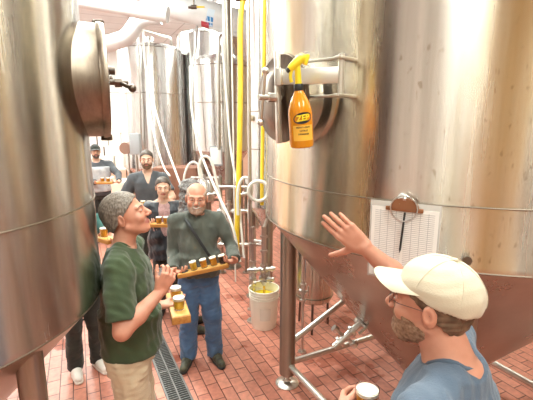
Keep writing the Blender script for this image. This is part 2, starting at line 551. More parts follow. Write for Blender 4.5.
    # ---- hair
    hs = o.get('hair')
    if hs:
        g = Sdf(); inf = o.get('hair_t', .010)
        g.ell(T_(0, -.012, .038), V(.076 + inf, .096 + inf, .086 + inf) * hk, R, .01)
        g.ell(T_(0, -.03, -.01), V(.070 + inf * .6, .07 + inf, .07) * hk, R, .02)
        c0 = o.get('hairline', .004)
        if hs == 'fringe':   # bald on top: sides and back only
            g.ell(T_(0, .02, .10), V(.07, .13, .085) * hk, R, .01, sub=True)
        if hs == 'long': c0 = -.006
        nrm = V(0, -.62, .78)
        nn_ = R @ nrm
        g.plane(-nn_, -(nn_ @ HP + c0 * hk))
        if hs == 'bun': g.ell(T_(0, -.12, .03), V(.035, .03, .035) * hk, R, .01)
        if hs == 'long':
            ll = o.get('hair_len', .26)
            for i in range(9):
                a = math.radians(-205 + i * (230 / 8.)) if False else math.radians(180 + i * 22.5)
                cx, cy = math.cos(a), math.sin(a)
                g.cone(T_(.070 * cx, -.01 + .07 * cy, .02), HP * V(1, 1, 0) + V(.115 * cx, -.02 + .095 * cy, HP[2] - ll), .028 * hk, .038 * hk, .02)
            g.cone(T_(.0, -.04, .02), HP + V(0, -.07, -ll), .06, .05, .02)
        g.noise(o.get('hair_n', .003), o.get('hair_f', 160), 3, (1, .45, 1))
        if hs == 'long': g.noise(.010, 55, 5)
        sdf_obj('hair', g, o.get('hairres', hres), o['hair_mat'], root)
    if o.get('beard'):
        g = Sdf(); f_ = o.get('fat', 1.0); t = o.get('beard_t', .005)
        g.ell(T_(0, .028, -.062), V(.053 * f_ + t, .056 + t, .044 + t) * hk, R, .02)
        g.ell(T_(0, .066, -.094), V(.024 * f_ + t, .020 + t, .018 + t) * hk, R, .025)
        g.ell(T_(0, .030, -.012), V(.064 * f_ + t * .8, .062 + t * .5, .078 + t) * hk, R, .02)
        for sx in (-1, 1):
            g.cone(T_(sx * .052 * f_, -.005, -.045), T_(sx * .026 * f_, .055, -.088), (.016 + t) * hk, (.013 + t) * hk, .02)
            g.cone(T_(sx * .004, .094, -.042), T_(sx * .027, .081, -.056), (.0055) * hk, .004 * hk, .008)
        nn_ = R @ unit(V(0, .45, -.89)); g.plane(-nn_, -(nn_ @ HP + .050 * hk))
        nn_ = R @ V(0, 1, 0); g.plane(-nn_, -(nn_ @ HP - .002 * hk))
        g.ell(T_(0, .10, -.0575), V(.027, .03, .0105) * hk, R, .002, sub=True)
        g.ell(T_(0, .118, -.022), V(.016, .03, .016) * hk, R, .002, sub=True)
        g.noise(.0022, 230, 4)
        sdf_obj('beard', g, min(hres, .004), o.get('beard_mat', o.get('hair_mat')), root)
    if o.get('glasses'):
        bm = bmesh.new()
        for sx in (-1, 1):
            pts = [T_(sx * .032 + .021 * math.cos(a), .1035 - .004 * abs(math.cos(a)), .004 + .0145 * math.sin(a)) for a in [2 * PI * i / 16 for i in range(16)]]
            add_tube(bm, pts, .0011, 6, closed=True)
            add_tube(bm, [T_(sx * .053, .098, .008), T_(sx * .074, .07, .010), T_(sx * .082, .0, .010), T_(sx * .083, -.015, .0)], .0011, 6)
        add_tube(bm, [T_(-.012, .1045, .007), T_(0, .108, .009), T_(.012, .1045, .007)], .0016, 6)
        obj('glasses', bm, M_GLASSES, root)
    # ---- trousers
    tr = o.get('trousers')
    if tr:
        g = Sdf(); inf = .014
        g.loft([q for q in torso(inf) if q[0] <= 1.03 * s], .03)
        lz = o.get('leg_w', 1.0)
        for sd in (-1, 1):
            hp, kn, an, fd = legs[sd]
            g.cone(hp, kn, .098 * wd, .078 * s * lz, .04); g.cone(kn, an + V(0, 0, -.02), .076 * s * lz, .066 * s * lz, .02)
        g.noise(.008, 34, 11, (1, 1, .8)); g.noise(.004, 80, 12, (.5, .5, 1.2))
        g.plane((0, 0, -1), -.045 * s); g.plane((0, 0, 1), o.get('waist', 1.01) * s)
        sdf_obj('trousers', g, res, tr, root)
    # ---- shoes
    if o.get('shoes'):
        for sd in (-1, 1):
            hp, kn, an, fd = legs[sd]; a0 = an * V(1, 1, 0); sz = s
            g = Sdf()
            g.cone(a0 - fd * .03 * sz + V(0, 0, .045), a0 + fd * .07 * sz + V(0, 0, .05), .044 * sz, .042 * sz, .02)
            g.cone(a0 + fd * .07 * sz + V(0, 0, .042), a0 + fd * .175 * sz + V(0, 0, .036), .043 * sz, .036 * sz, .02)
            g.cone(a0 + V(0, 0, .05), a0 + V(0, 0, .10 * sz), .042 * sz, .046 * sz, .02)
            g.plane((0, 0, -1), -.012)
            so = sdf_obj('shoe', g, .006, o['shoes'], root)
            g = Sdf()
            g.cone(a0 - fd * .035 * sz + V(0, 0, .02), a0 + fd * .07 * sz + V(0, 0, .02), .047 * sz, .046 * sz, .01)
            g.cone(a0 + fd * .07 * sz + V(0, 0, .02), a0 + fd * .18 * sz + V(0, 0, .02), .048 * sz, .038 * sz, .01)
            g.plane((0, 0, -1), 0); g.plane((0, 0, 1), .026)
            sdf_obj('sole', g, .006, o.get('soles', M_SOLE), so)
    # ---- shirt
    sm = o.get('shirt')
    if o.get('inner'):
        g = Sdf(); g.loft(torso(.010, 1.50), .03); g.loft([q for q in torso(.012) if q[0] <= 1.25 * s], .03)
        g.noise(.004, 40, 77)
        g.cone(neckb + V(0, .02, .03), HP, .062, .07, .006, sub=True)
        g.plane((0, 0, -1), -.86 * s)
        sdf_obj('top', g, res, o['inner'], root)
    if sm:
        g = Sdf(); inf = o.get('shirt_t', .022)
        g.loft(torso(inf - .006, 1.50), .03)
        g.loft([(o.get('hem', .90) * s, 0, .3 * bel * .4, hw + inf + .014, .122 * wd + inf + bel * .4), (1.04 * s, 0, lean * .2 + .45 * bel, hw + inf + bel * .2 + .008, .118 * wd + inf + bel * .55), (1.14 * s, 0, lean * .5 + .45 * bel, hw + inf + bel * .3, .112 * wd + inf + bel * .7)], .05)
        sl = o.get('sleeve', .75)      # fraction of the upper arm; >1 runs on down the forearm
        sw = o.get('sleeve_w', 1.0)
        for sd in (-1, 1):
            S, E, T, f, nn, a = arms[sd]
            g.cone(V(sd * .055 * wd, lean - .012, 1.492 * s), S + V(0, 0, .012), .054 * s, .064 * s, .04)
            if sl <= 1:
                d = unit(E - S); e = S + (E - S) * sl
                g.capped(S, e + d * .10, .068 * wd * sw, .068 * wd * sw, .03, e, d)
            else:
                g.cone(S, E, .070 * wd * sw, .054 * s * sw, .03)
                e = E + (T - E) * (sl - 1); d = unit(T - E)
                g.capped(E, e + d * .05, .060 * s * sw, .050 * s * sw, .02, e, d)
        na = o.get('fold', .006)
        g.noise(na, 26, o.get('seed', 21), (1, 1, .7)); g.noise(na * .6, 70, o.get('seed', 21) + 1, (1.2, .7, .6))
        g.plane((0, 0, -1), -o.get('hem', .90) * s)
        nd = unit(HP - neckb)
        c0, c1, r0_, r1_ = neckb + V(0, .016, .045), neckb + nd * .16 + V(0, .022, 0), .057 * wd * nkr, .068 * wd * nkr
        ring_c = []
        if o.get('collar_mat'):
            gl, gh = neckb - V(.16, .16, .08), neckb + V(.16, .16, .18)
            og, DG = g.grid(gl, gh, .006)
            axn = unit(c1 - c0); xx = unit(np.cross(V(0, 1, 0), axn)); yy = np.cross(axn, xx)
            for i in range(32):
                a_ = 2 * PI * i / 32; dv_ = xx * math.cos(a_) + yy * math.sin(a_); hit_ = None
                for j in range(70):
                    t_ = 1 - j / 50; rr_ = r0_ + (r1_ - r0_) * max(t_, 0)
                    p_ = c0 + (c1 - c0) * t_ + dv_ * rr_; ix = np.round((p_ - og) / .006).astype(int)
                    if (ix >= 0).all() and (ix < DG.shape).all() and DG[tuple(ix)] < 0: hit_ = p_; break
                if hit_ is not None: ring_c.append(hit_)
        g.cone(c0, c1, r0_, r1_, .003, sub=True)
        g.plane((0, 0, 1), o.get('shirt_top', 1.56) * s)
        if o.get('open'):
            g.cone(neckb + V(0, .10, .05), V(0, lean + .17 + bel, 1.02 * s), .065, .045, .004, sub=True)
        if o.get('vneck'):
            g.cone(neckb + V(0, .09, .04), neckb + V(0, .125, -.075), .055, .012, .004, sub=True)
        so = sdf_obj('shirt', g, o.get('sres', res), sm, root)
        if not o.get('vneck') and o.get('collar_mat'):
            bm = bmesh.new(); m_ = len(ring_c)
            pts = [Vector((ring_c[k - 1] + ring_c[k] * 2 + ring_c[(k + 1) % m_]) / 4) for k in range(m_)]
            add_tube(bm, pts, .0075, 8, closed=True)
            obj('collar', bm, o['collar_mat'], so)
    inv = root.matrix_basis
    return dict(root=root, arms=arms, HP=HP, R=R, T=T_, hk=hk, neck=neckb, L=L, Ld=Ld, s=s, wd=wd, legs=legs, torso=torso, lean=lean)

def cap_on(P, mats, root, tilt=8):
    """baseball cap: crown and curved brim on the head of P"""
    T, R, k, HP = P['T'], P['R'], P['hk'], P['HP']
    g = Sdf(); R2 = R @ np.array(Matrix.Rotation(math.radians(tilt), 3, 'X'))
    T2 = lambda x, y, z: HP + R2 @ (V(x, y, z) * k)
    g.ell(T2(0, -.010, .052), V(.089, .111, .092) * k, R2, .01)
    nn = R2 @ V(0, -.10, 1); nn = unit(nn)
    g.plane(-nn, -(nn @ HP + .030 * k))
    g.noise(.0022, 60, 31)
    g.ell(T2(0, -.018, .018), V(.083, .102, .060) * k, R2, .004, sub=True)
    cr = sdf_obj('cap', g, .004, mats, root)
    # brim
    bm = bmesh.new(); rows = []
    for i in range(9):
        row = []
        for j in range(17):
            a = (j / 16 - .5) * 2.5
            t = i / 8
            x0, y0 = .088 * math.sin(a), .092 * math.cos(a)
            ln = .082 * max(0, math.cos(a * .62)) ** .6
            x = x0 * (1 - .12 * t); y = y0 + ln * t
            z = .040 - .014 * t - 2.0 * x * x * (.4 + .6 * t) + .010 * (1 - t)
            row.append(bm.verts.new(Vector(HP + R2 @ (V(x, y, z) * k))))
        rows.append(row)
    for i in range(8):
        for j in range(16): bm.faces.new((rows[i][j], rows[i][j + 1], rows[i + 1][j + 1], rows[i + 1][j]))
    bmesh.ops.recalc_face_normals(bm, faces=bm.faces)
    r = bmesh.ops.solidify(bm, geom=list(bm.faces), thickness=.004)
    obj('brim', bm, mats, cr)
    bm = bmesh.new(); add_sphere(bm, HP + R2 @ (V(0, -.01, .146) * k), .008, (1, 1, .6), 10)
    obj('button', bm, mats, cr)
    for a in (0, 60, 120, 180, 240, 300):
        bm = bmesh.new(); pts = []
        for i in range(10):
            e = math.radians(88 - i * 9.5); ca, sa = math.cos(math.radians(a + 30)), math.sin(math.radians(a + 30))
            pts.append(HP + R2 @ (V(.0895 * math.cos(e) * ca, -.010 + .1115 * math.cos(e) * sa, .052 + .0925 * math.sin(e)) * k))
        add_tube(bm, pts, .0011, 5); obj('seam', bm, mats, cr)
    return cr, R2

def rub(name, me_pts, w, mats, parent): pass
M_LIPS = mat('lips', (.50, .17, .14), .4)
M_EYE = mat('eye_white', (.52, .49, .46), .2); M_IRIS = mat('iris', (.05, .035, .025), .1)
M_HAIR_D = noise_mat('dark_hair', (.045, .03, .024), (.11, .08, .06), 120, .5, stretch=(1, 1, .2))
M_TEETH = mat('teeth', (.85, .83, .78), .25)
M_GLASSES = mat('glasses_frame', (.12, .06, .05), .3)
M_SOLE = mat('shoe_sole', (.03, .03, .03), .7)
SK1 = skin_mat('ruddy_skin', (.56, .235, .15), (.66, .32, .22))
SK2 = skin_mat('fair_skin', (.66, .38, .27), (.72, .45, .33))
M_HAIR_B = noise_mat('brown_hair', (.10, .055, .03), (.22, .13, .075), 45, .6, stretch=(1, 1, .3))
M_HAIR_G = noise_mat('greying_hair', (.10, .075, .058), (.27, .22, .18), 150, .6, stretch=(1, 1, .3))
M_HAIR_S = noise_mat('silver_curls', (.05, .045, .045), (.30, .28, .27), 90, .6, bump=.3)
M_BEARD_G = noise_mat('ginger_beard', (.20, .10, .055), (.36, .22, .14), 90, .8)
M_BEARD_S = noise_mat('greying_beard', (.36, .23, .17), (.52, .40, .33), 90, .8)

def steel(name, c1, c2, rough=.3, aniso=.75, streak=5.0, stain_sheen=None, bump=.02, axis='Z', pits=False, mu=.3):
    m = mat(name, c1, rough, 1.0); n, l, b = nodes(m)
    tc = n.new('ShaderNodeTexCoord'); mp = n.new('ShaderNodeMapping')
    mp.inputs['Scale'].default_value = (1, 1, .05) if axis == 'Z' else (.05, 1, 1)
    l.new(tc.outputs['Object'], mp.inputs['Vector'])
    t = n.new('ShaderNodeTexNoise'); t.inputs['Scale'].default_value = streak; t.inputs['Detail'].default_value = 6; t.inputs['Roughness'].default_value = .65
    l.new(mp.outputs[0], t.inputs['Vector'])
    r = ramp(n, [(.3, c1), (.7, c2)]); l.new(t.outputs['Fac'], r.inputs['Fac'])
    out = r.outputs['Color']
    def mixin(fac_out, col, lo, hi, mx):
        nonlocal out
        rr = n.new('ShaderNodeMapRange'); rr.inputs['From Min'].default_value = lo; rr.inputs['From Max'].default_value = hi; rr.inputs['To Max'].default_value = mx
        l.new(fac_out, rr.inputs['Value'])
        mx_ = n.new('ShaderNodeMix'); mx_.data_type = 'RGBA'; l.new(rr.outputs[0], mx_.inputs['Factor']); l.new(out, mx_.inputs['A']); mx_.inputs['B'].default_value = (*col, 1)
        out = mx_.outputs['Result']
    if stain_sheen:  # streak colour mixes staining with golden reflections painted in
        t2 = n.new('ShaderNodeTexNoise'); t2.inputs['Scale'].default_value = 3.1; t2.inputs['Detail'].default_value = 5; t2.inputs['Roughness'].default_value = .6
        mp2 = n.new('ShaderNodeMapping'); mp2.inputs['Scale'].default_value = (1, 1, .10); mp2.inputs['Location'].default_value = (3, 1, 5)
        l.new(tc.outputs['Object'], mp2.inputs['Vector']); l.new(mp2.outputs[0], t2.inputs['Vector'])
        mixin(t2.outputs['Fac'], stain_sheen, .45, .72, .85)
    if pits:
        t3 = n.new('ShaderNodeTexNoise'); t3.inputs['Scale'].default_value = 55; t3.inputs['Detail'].default_value = 2
        mp3 = n.new('ShaderNodeMapping'); mp3.inputs['Scale'].default_value = (1, 1, .45)
        l.new(tc.outputs['Object'], mp3.inputs['Vector']); l.new(mp3.outputs[0], t3.inputs['Vector'])
        mixin(t3.outputs['Fac'], (.30, .22, .14), .64, .72, .5)
    l.new(out, b.inputs['Base Color'])
    b.inputs['Anisotropic'].default_value = aniso; b.inputs['Anisotropic Rotation'].default_value = .25
    tg = n.new('ShaderNodeTangent'); tg.direction_type = 'RADIAL'; tg.axis = 'Z'
    l.new(tg.outputs[0], b.inputs['Tangent'])
    mr = n.new('ShaderNodeMapRange'); mr.inputs['To Min'].default_value = rough * .8; mr.inputs['To Max'].default_value = rough * 1.3
    l.new(t.outputs['Fac'], mr.inputs['Value']); l.new(mr.outputs[0], b.inputs['Roughness'])
    if bump:
        t4 = n.new('ShaderNodeTexNoise'); t4.inputs['Scale'].default_value = 2.2; t4.inputs['Detail'].default_value = 2
        mp4 = n.new('ShaderNodeMapping'); mp4.inputs['Scale'].default_value = (1, 1, mu)
        l.new(tc.outputs['Object'], mp4.inputs['Vector']); l.new(mp4.outputs[0], t4.inputs['Vector'])
        bp = n.new('ShaderNodeBump'); bp.inputs['Strength'].default_value = 1; bp.inputs['Distance'].default_value = bump
        l.new(t4.outputs['Fac'], bp.inputs['Height']); l.new(bp.outputs['Normal'], b.inputs['Normal'])
    return m

ST_R = steel('stain_and_sheen_steel', (.46, .42, .36), (.80, .75, .67), .25, .95, 7, stain_sheen=(.60, .42, .18), bump=.012, pits=True)  # gold tint paints warm reflections into the stained steel
ST_L = steel('grey_brushed_steel', (.38, .36, .33), (.76, .74, .70), .25, .95, 6, bump=.012)
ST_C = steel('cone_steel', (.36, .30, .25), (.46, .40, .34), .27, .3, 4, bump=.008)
ST_F = steel('far_tank_steel', (.48, .47, .46), (.86, .85, .84), .26, .95, 9, bump=.01)
ST_P = mat('pipe_steel', (.62, .60, .57), .28, 1.0)
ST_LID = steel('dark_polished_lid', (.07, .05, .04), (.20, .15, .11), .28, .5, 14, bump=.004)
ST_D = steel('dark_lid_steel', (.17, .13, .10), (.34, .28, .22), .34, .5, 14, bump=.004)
ST_B = mat('bracket_steel', (.70, .67, .62), .38, 1.0)
ST_LEG = steel('leg_steel', (.28, .26, .22), (.42, .39, .34), .35, .5, 12, bump=0)
M_WELD = mat('weld', (.22, .18, .14), .45, 1.0)
M_WHITE = noise_mat('white_paint', (.80, .80, .79), (.86, .86, .85), 3, .6)
M_INSUL = noise_mat('white_pipe_jacket', (.62, .63, .64), (.70, .71, .72), 5, .45, bump=.1, bscale=6)
M_YEL = noise_mat('yellow_hose', (.85, .56, .03), (.90, .66, .06), 6, .4)
M_HOSE = noise_mat('white_hose', (.78, .77, .70), (.84, .83, .78), 9, .35)
M_WOOD = noise_mat('amber_wood', (.40, .16, .03), (.54, .25, .06), 9, .5, stretch=(1, 6, 6), bump=.1)
M_WOODL = noise_mat('pale_wood', (.60, .32, .07), (.72, .42, .12), 9, .5, stretch=(1, 6, 6), bump=.1)
M_GLASS = mat('clear_glass', (1, 1, 1), .03, 0, Transmission_Weight=1.0, IOR=1.2)
M_FOAM = mat('beer_foam', (.90, .84, .70), .8)
M_AMBER = mat('amber_beer', (.85, .36, .03), .15, 0, Transmission_Weight=.25)
M_GOLD = mat('golden_beer', (.95, .60, .06), .15, 0, Transmission_Weight=.25)
M_STOUT = mat('dark_beer', (.03, .012, .008), .15)
M_BLACK = mat('black_plastic', (.02, .02, .02), .45)
M_RUB = mat('black_rubber', (.015, .015, .015), .7)

def brick_mat():
    m = mat('red_brick_pavers', (.5, .2, .13), .5); n, l, b = nodes(m)
    tc = n.new('ShaderNodeTexCoord'); mp = n.new('ShaderNodeMapping'); mp.inputs['Rotation'].default_value = (0, 0, PI / 2)
    l.new(tc.outputs['Object'], mp.inputs['Vector'])
    br = n.new('ShaderNodeTexBrick'); br.inputs['Scale'].default_value = 1.0
    br.inputs['Brick Width'].default_value = .205; br.inputs['Row Height'].default_value = .102; br.inputs['Mortar Size'].default_value = .0045
    br.inputs['Mortar Smooth'].default_value = .3; br.inputs['Bias'].default_value = -.1; br.offset = .5
    br.inputs['Color1'].default_value = (.66, .275, .195, 1); br.inputs['Color2'].default_value = (.46, .165, .115, 1); br.inputs['Mortar'].default_value = (.13, .05, .035, 1)
    l.new(mp.outputs[0], br.inputs['Vector'])
    t = n.new('ShaderNodeTexNoise'); t.inputs['Scale'].default_value = 1.6; t.inputs['Detail'].default_value = 6; l.new(tc.outputs['Object'], t.inputs['Vector'])
    mr = n.new('ShaderNodeMapRange'); mr.inputs['From Min'].default_value = .56; mr.inputs['From Max'].default_value = .66; l.new(t.outputs['Fac'], mr.inputs['Value'])
    dk = n.new('ShaderNodeMix'); dk.data_type = 'RGBA'; dk.blend_type = 'MULTIPLY'; dk.inputs['B'].default_value = (.62, .50, .48, 1)
    l.new(mr.outputs[0], dk.inputs['Factor']); l.new(br.outputs['Color'], dk.inputs['A'])
    t2 = n.new('ShaderNodeTexNoise'); t2.inputs['Scale'].default_value = 22; t2.inputs['Detail'].default_value = 4; l.new(tc.outputs['Object'], t2.inputs['Vector'])
    r2 = ramp(n, [(.3, (.80, .80, .80)), (.7, (1.12, 1.1, 1.08))]); l.new(t2.outputs['Fac'], r2.inputs['Fac'])
    m2 = n.new('ShaderNodeMix'); m2.data_type = 'RGBA'; m2.blend_type = 'MULTIPLY'; m2.inputs['Factor'].default_value = 1
    l.new(dk.outputs['Result'], m2.inputs['A']); l.new(r2.outputs['Color'], m2.inputs['B']); l.new(m2.outputs['Result'], b.inputs['Base Color'])
    rr = n.new('ShaderNodeMapRange'); rr.inputs['To Min'].default_value = .42; rr.inputs['To Max'].default_value = .16; l.new(mr.outputs[0], rr.inputs['Value']); l.new(rr.outputs[0], b.inputs['Roughness'])
    inv = n.new('ShaderNodeMath'); inv.operation = 'SUBTRACT'; inv.inputs[0].default_value = 1; l.new(br.outputs['Fac'], inv.inputs[1])
    bp = n.new('ShaderNodeBump'); bp.inputs['Strength'].default_value = .8; bp.inputs['Distance'].default_value = .004
    l.new(inv.outputs[0], bp.inputs['Height']); l.new(bp.outputs['Normal'], b.inputs['Normal'])
    return m
M_BRICK = brick_mat()
def grid_mat(name, c, line, w, h, mort=.004, rot=0, rough=.6):
    m = mat(name, c, rough); n, l, b = nodes(m)
    tc = n.new('ShaderNodeTexCoord'); br = n.new('ShaderNodeTexBrick'); l.new(tc.outputs['Object'], br.inputs['Vector'])
    br.offset = 0; br.inputs['Scale'].default_value = 1; br.inputs['Brick Width'].default_value = w; br.inputs['Row Height'].default_value = h; br.inputs['Mortar Size'].default_value = mort
    br.inputs['Color1'].default_value = (*c, 1); br.inputs['Color2'].default_value = (*[x * .97 for x in c], 1); br.inputs['Mortar'].default_value = (*line, 1)
    l.new(br.outputs['Color'], b.inputs['Base Color'])
    return m
M_CEIL = grid_mat('ceiling_tiles', (.60, .61, .62), (.33, .33, .33), 1.2, .6, .012)
# ------------------------------------------------------------------ the room (turned 25 degrees to the view)
YAW = math.radians(25)
RX0, RX1, RY0, RY1, RZ = -3.6, 7.5, -3.6, 13.5, 4.4
def rw(x, y, z=0.0):
    return Vector((x * math.cos(YAW) - y * math.sin(YAW), x * math.sin(YAW) + y * math.cos(YAW), z))
def struct(name, bm, m, rot=True, smooth=False):
    o = obj(name, bm, m, None, smooth)
    if rot: o.rotation_euler = (0, 0, YAW)
    o['kind'] = 'structure'
    return o
cx, cy, sx, sy = (RX0 + RX1) / 2, (RY0 + RY1) / 2, RX1 - RX0, RY1 - RY0
bm = bmesh.new(); add_box(bm, (cx, cy, -.06), (sx, sy, .12)); struct('floor', bm, M_BRICK)
bm = bmesh.new(); add_box(bm, (cx, cy, RZ + .05), (sx, sy, .1)); struct('ceiling', bm, M_CEIL)
M_WARM = noise_mat('warm_wall', (.52, .40, .24), (.58, .46, .30), 1.5, .7)
bm = bmesh.new(); add_box(bm, (cx, RY1 + .06, RZ / 2), (sx, .12, RZ)); struct('wall_far', bm, M_WHITE)
bm = bmesh.new(); add_box(bm, (RX0 - .06, cy, RZ / 2), (.12, sy, RZ)); struct('wall_left', bm, M_WHITE)
bm = bmesh.new(); add_box(bm, (RX1 + .06, cy, RZ / 2), (.12, sy, RZ)); struct('wall_right', bm, M_WARM)
bm = bmesh.new(); add_box(bm, (cx, RY0 - .06, RZ / 2), (sx, .12, RZ)); struct('wall_back', bm, M_WARM)
M_PEACH = noise_mat('peach_tile', (.72, .46, .34), (.78, .54, .42), 4, .5)
bm = bmesh.new(); add_box(bm, (cx, RY1 - .04, .55), (sx, .08, 1.1)); struct('baseboard_far', bm, M_PEACH)
bm = bmesh.new(); add_box(bm, (RX0 + .02, cy, .08), (.04, sy, .16)); struct('baseboard_left', bm, M_PEACH)

# long floor drain
M_GRATE = mat('grate_metal', (.20, .19, .18), .5, .8); M_DARKHOLE = mat('drain_void', (.01, .01, .01), .9)
a = at_z(158, 348, 0); b_ = at_z(178, 395, 0)
dd = (a - b_).normalized(); mid = b_ + dd * .35
bm = bmesh.new(); L_ = 3.0; W_ = .19
for sx_ in (-1, 1): add_box(bm, (sx_ * (W_ / 2 - .008), 0, .002), (.016, L_, .012))
n_ = int(L_ / .028)
for i in range(n_):
    y = -L_ / 2 + (i + .5) * L_ / n_
    add_box(bm, (0, y, .001), (W_ - .03, .009, .010))
for i in range(7): add_box(bm, (0, -L_ / 2 + i * L_ / 6, .002), (W_ - .02, .02, .012))
add_box(bm, (0, 0, .003), (.012, L_, .010))
o = obj('floor_drain', bm, M_GRATE, None, False)
o.location = (mid.x, mid.y, .004); o.rotation_euler = (0, 0, math.atan2(-dd.x, dd.y))
tag(o, 'long grey slotted metal drain grate set in the red brick floor', 'drain')
bm = bmesh.new(); add_box(bm, (0, 0, -.0015), (W_, L_, .003)); v = obj('drain_channel', bm, M_DARKHOLE, o, False)

# ceiling lights added to fill the room and streak the steel
M_EMIT = mat('fill_lamp_diffuser', (1, 1, 1), .5); nodes(M_EMIT)[2].inputs['Emission Color'].default_value = (1, .98, .94, 1); nodes(M_EMIT)[2].inputs['Emission Strength'].default_value = 4
def lamp(x, y, w, l, e, name='added_ceiling_light', col=(.92, 1.0, .93), z=RZ - .06):
    p = rw(x, y, z)
    t = thing('added_ceiling_light', 'long white ceiling lamp added to light the tanks', 'lamp', p, YAW, 'added ceiling lamps')
    bm = bmesh.new(); add_box(bm, (0, 0, .035), (w + .06, l + .06, .05), bev=.01); obj('housing', bm, M_WHITE, t)
    bm = bmesh.new(); add_box(bm, (0, 0, .005), (w, l, .012)); obj('diffuser', bm, M_EMIT, t, False)
    ld = bpy.data.lights.new('fill_lamp_light', 'AREA'); ld.shape = 'RECTANGLE'; ld.size = w; ld.size_y = l; ld.energy = e; ld.color = col
    lo = bpy.data.objects.new('fill_lamp_light', ld); C.objects.link(lo); lo.location = p - Vector((0, 0, .01)); lo.rotation_euler = (0, 0, YAW)
E_ = 74
for (x, y, w, l, k) in ((.9, 1.2, .6, 1.8, 1.0), (.7, 3.6, .6, 1.8, 1.2), (.2, 6.2, .6, 1.8, 1.7), (-.4, 9.0, .6, 1.8, 2.4), (2.8, 8.0, .6, 1.8, 2.0), (3.3, 11.3, .6, 1.8, 2.0), (-1.9, 11.6, .6, 1.8, 2.4),
                        (-1.2, -1.6, .6, 1.8, 1.1), (1.6, -1.8, .6, 1.8, 1.1), (4.6, .2, .6, 1.8, .8), (5.2, 4.6, .6, 1.8, .8), (-2.6, 4.0, .5, 1.6, .8)):
    lamp(x, y, w, l, E_ * k)

# dark door-shaped panels added out of view to band the steel reflections
M_REFLECT_PANEL = noise_mat('dark_reflection_panel', (.035, .018, .012), (.05, .03, .018), 3, .5)
def wall_reflect_panel(y, w, h, nm):
    bm = bmesh.new(); add_box(bm, (RX0 + .03, y, h / 2), (.06, w, h)); d = struct(nm, bm, M_REFLECT_PANEL)
    bm = bmesh.new()
    for s_ in (-1, 1): add_box(bm, (RX0 + .04, y + s_ * (w / 2 + .05), h / 2 + .05), (.08, .1, h + .1))
    add_box(bm, (RX0 + .04, y, h + .05), (.08, w, .1)); f = obj('reflect_panel_frame', bm, M_WHITE, d, False)
    bm = bmesh.new(); add_cyl(bm, (RX0 + .06, y + w * .4, 1.05), (RX0 + .12, y + w * .4, 1.05), .012); add_cyl(bm, (RX0 + .115, y + w * .4, 1.05), (RX0 + .115, y + w * .4 - .12, 1.05), .01); obj('reflect_panel_handle', bm, ST_P, d)
wall_reflect_panel(.95, 1.5, 4.2, 'reflect_panel_1')
def back_reflect_panel(x, w, h, nm):
    bm = bmesh.new(); add_box(bm, (x, RY0 + .03, h / 2), (w, .06, h)); d = struct(nm, bm, M_REFLECT_PANEL)
    bm = bmesh.new()
    for s_ in (-1, 1): add_box(bm, (x + s_ * (w / 2 + .05), RY0 + .04, h / 2 + .05), (.1, .08, h + .1))
    add_box(bm, (x, RY0 + .04, h + .05), (w, .08, .1)); obj('reflect_panel_frame', bm, M_WHITE, d, False)
back_reflect_panel(1.2, 1.4, 3.2, 'reflect_panel_2'); back_reflect_panel(5.4, 1.2, 3.2, 'reflect_panel_3')  # unseen panels on the back wall, added as dark bands for the steel
# ------------------------------------------------------------------ the two big tanks
RC, RR = Vector((1.228, 2.732, 0)), 1.228; RZ0, RZ1 = 1.584, 1.864
LC, LR = Vector((-1.68, 1.67, 0)), .87; LZ0, LZ1 = 1.36, 1.834
def on_tank(px, py, c, r, off=0.0):
    """point where the sight line of a pixel meets a tank wall, and the outward normal"""
    d = ray(px, py); o = Vector((0, 0, CAM_H))
    R_ = r + off
    A = d.x ** 2 + d.y ** 2; B = -(d.x * c.x + d.y * c.y); D_ = B * B - A * (c.x ** 2 + c.y ** 2 - R_ * R_)
    t = (-B - math.sqrt(max(D_, 0))) / A
    p = o + d * t
    return p, Vector((p.x - c.x, p.y - c.y, 0)).normalized()

def big_tank(name, label, c, R, z0, z1, ztop, steel_m, cone_m, legs, brace_z, apex, lr=.066):
    t = thing(name, label, 'tank', (c.x, c.y, 0))
    bm = bmesh.new()
    add_lathe(bm, [(R, z0 + .0), (R + .004, z0 + .012), (R, z0 + .03), (R, z1 - .012), (R, z1 + .01), (R, ztop - .9), (R, ztop)], 128)
    obj('shell', bm, steel_m, t, angle=60)
    bm = bmesh.new()
    add_lathe(bm, [(R, ztop), (R * .97, ztop + .08), (R * .8, ztop + .2), (R * .4, ztop + .3), (.12, ztop + .34), (.12, ztop + .5), (0, ztop + .5)], 96)
    obj('dome', bm, steel_m, t, angle=60)
    bm = bmesh.new()
    zb = apex + .12 / R * (z0 - apex) + .02
    add_lathe(bm, [(R - .004, z0 + .002), (R - .03, z0 - .03), (.10, zb + .03), (.055, zb), (.055, zb - .06), (.085, zb - .06), (.085, zb - .085), (0, zb - .085)], 128)
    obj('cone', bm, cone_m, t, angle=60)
    for zz, rr in ((z1, .0036), (z0 + .006, .005), (ztop, .004)):
        bm = bmesh.new(); add_tube(bm, ring_pts((0, 0, zz), R + .001, n=128), rr, 6, closed=True); obj('weld_seam', bm, M_WELD, t)
    P = []
    for a in legs:
        p = Vector((math.cos(math.radians(a)), math.sin(math.radians(a)), 0)) * R * .9; P.append(p)
        topz = z0 + .0
        bm = bmesh.new(); add_cyl(bm, p + Vector((0, 0, .10)), p + Vector((0, 0, topz + .02)), lr, n=28); lg = obj('leg', bm, ST_LEG, t)
        bm = bmesh.new(); add_cyl(bm, p + Vector((0, 0, .03)), p + Vector((0, 0, .12)), .022, n=14)
        add_lathe(bm, [(0, 0), (.098, 0), (.10, .008), (.085, .02), (.035, .034), (.03, .05), (0, .05)], 28, p)
        obj('foot', bm, ST_B, lg)
    return t, P

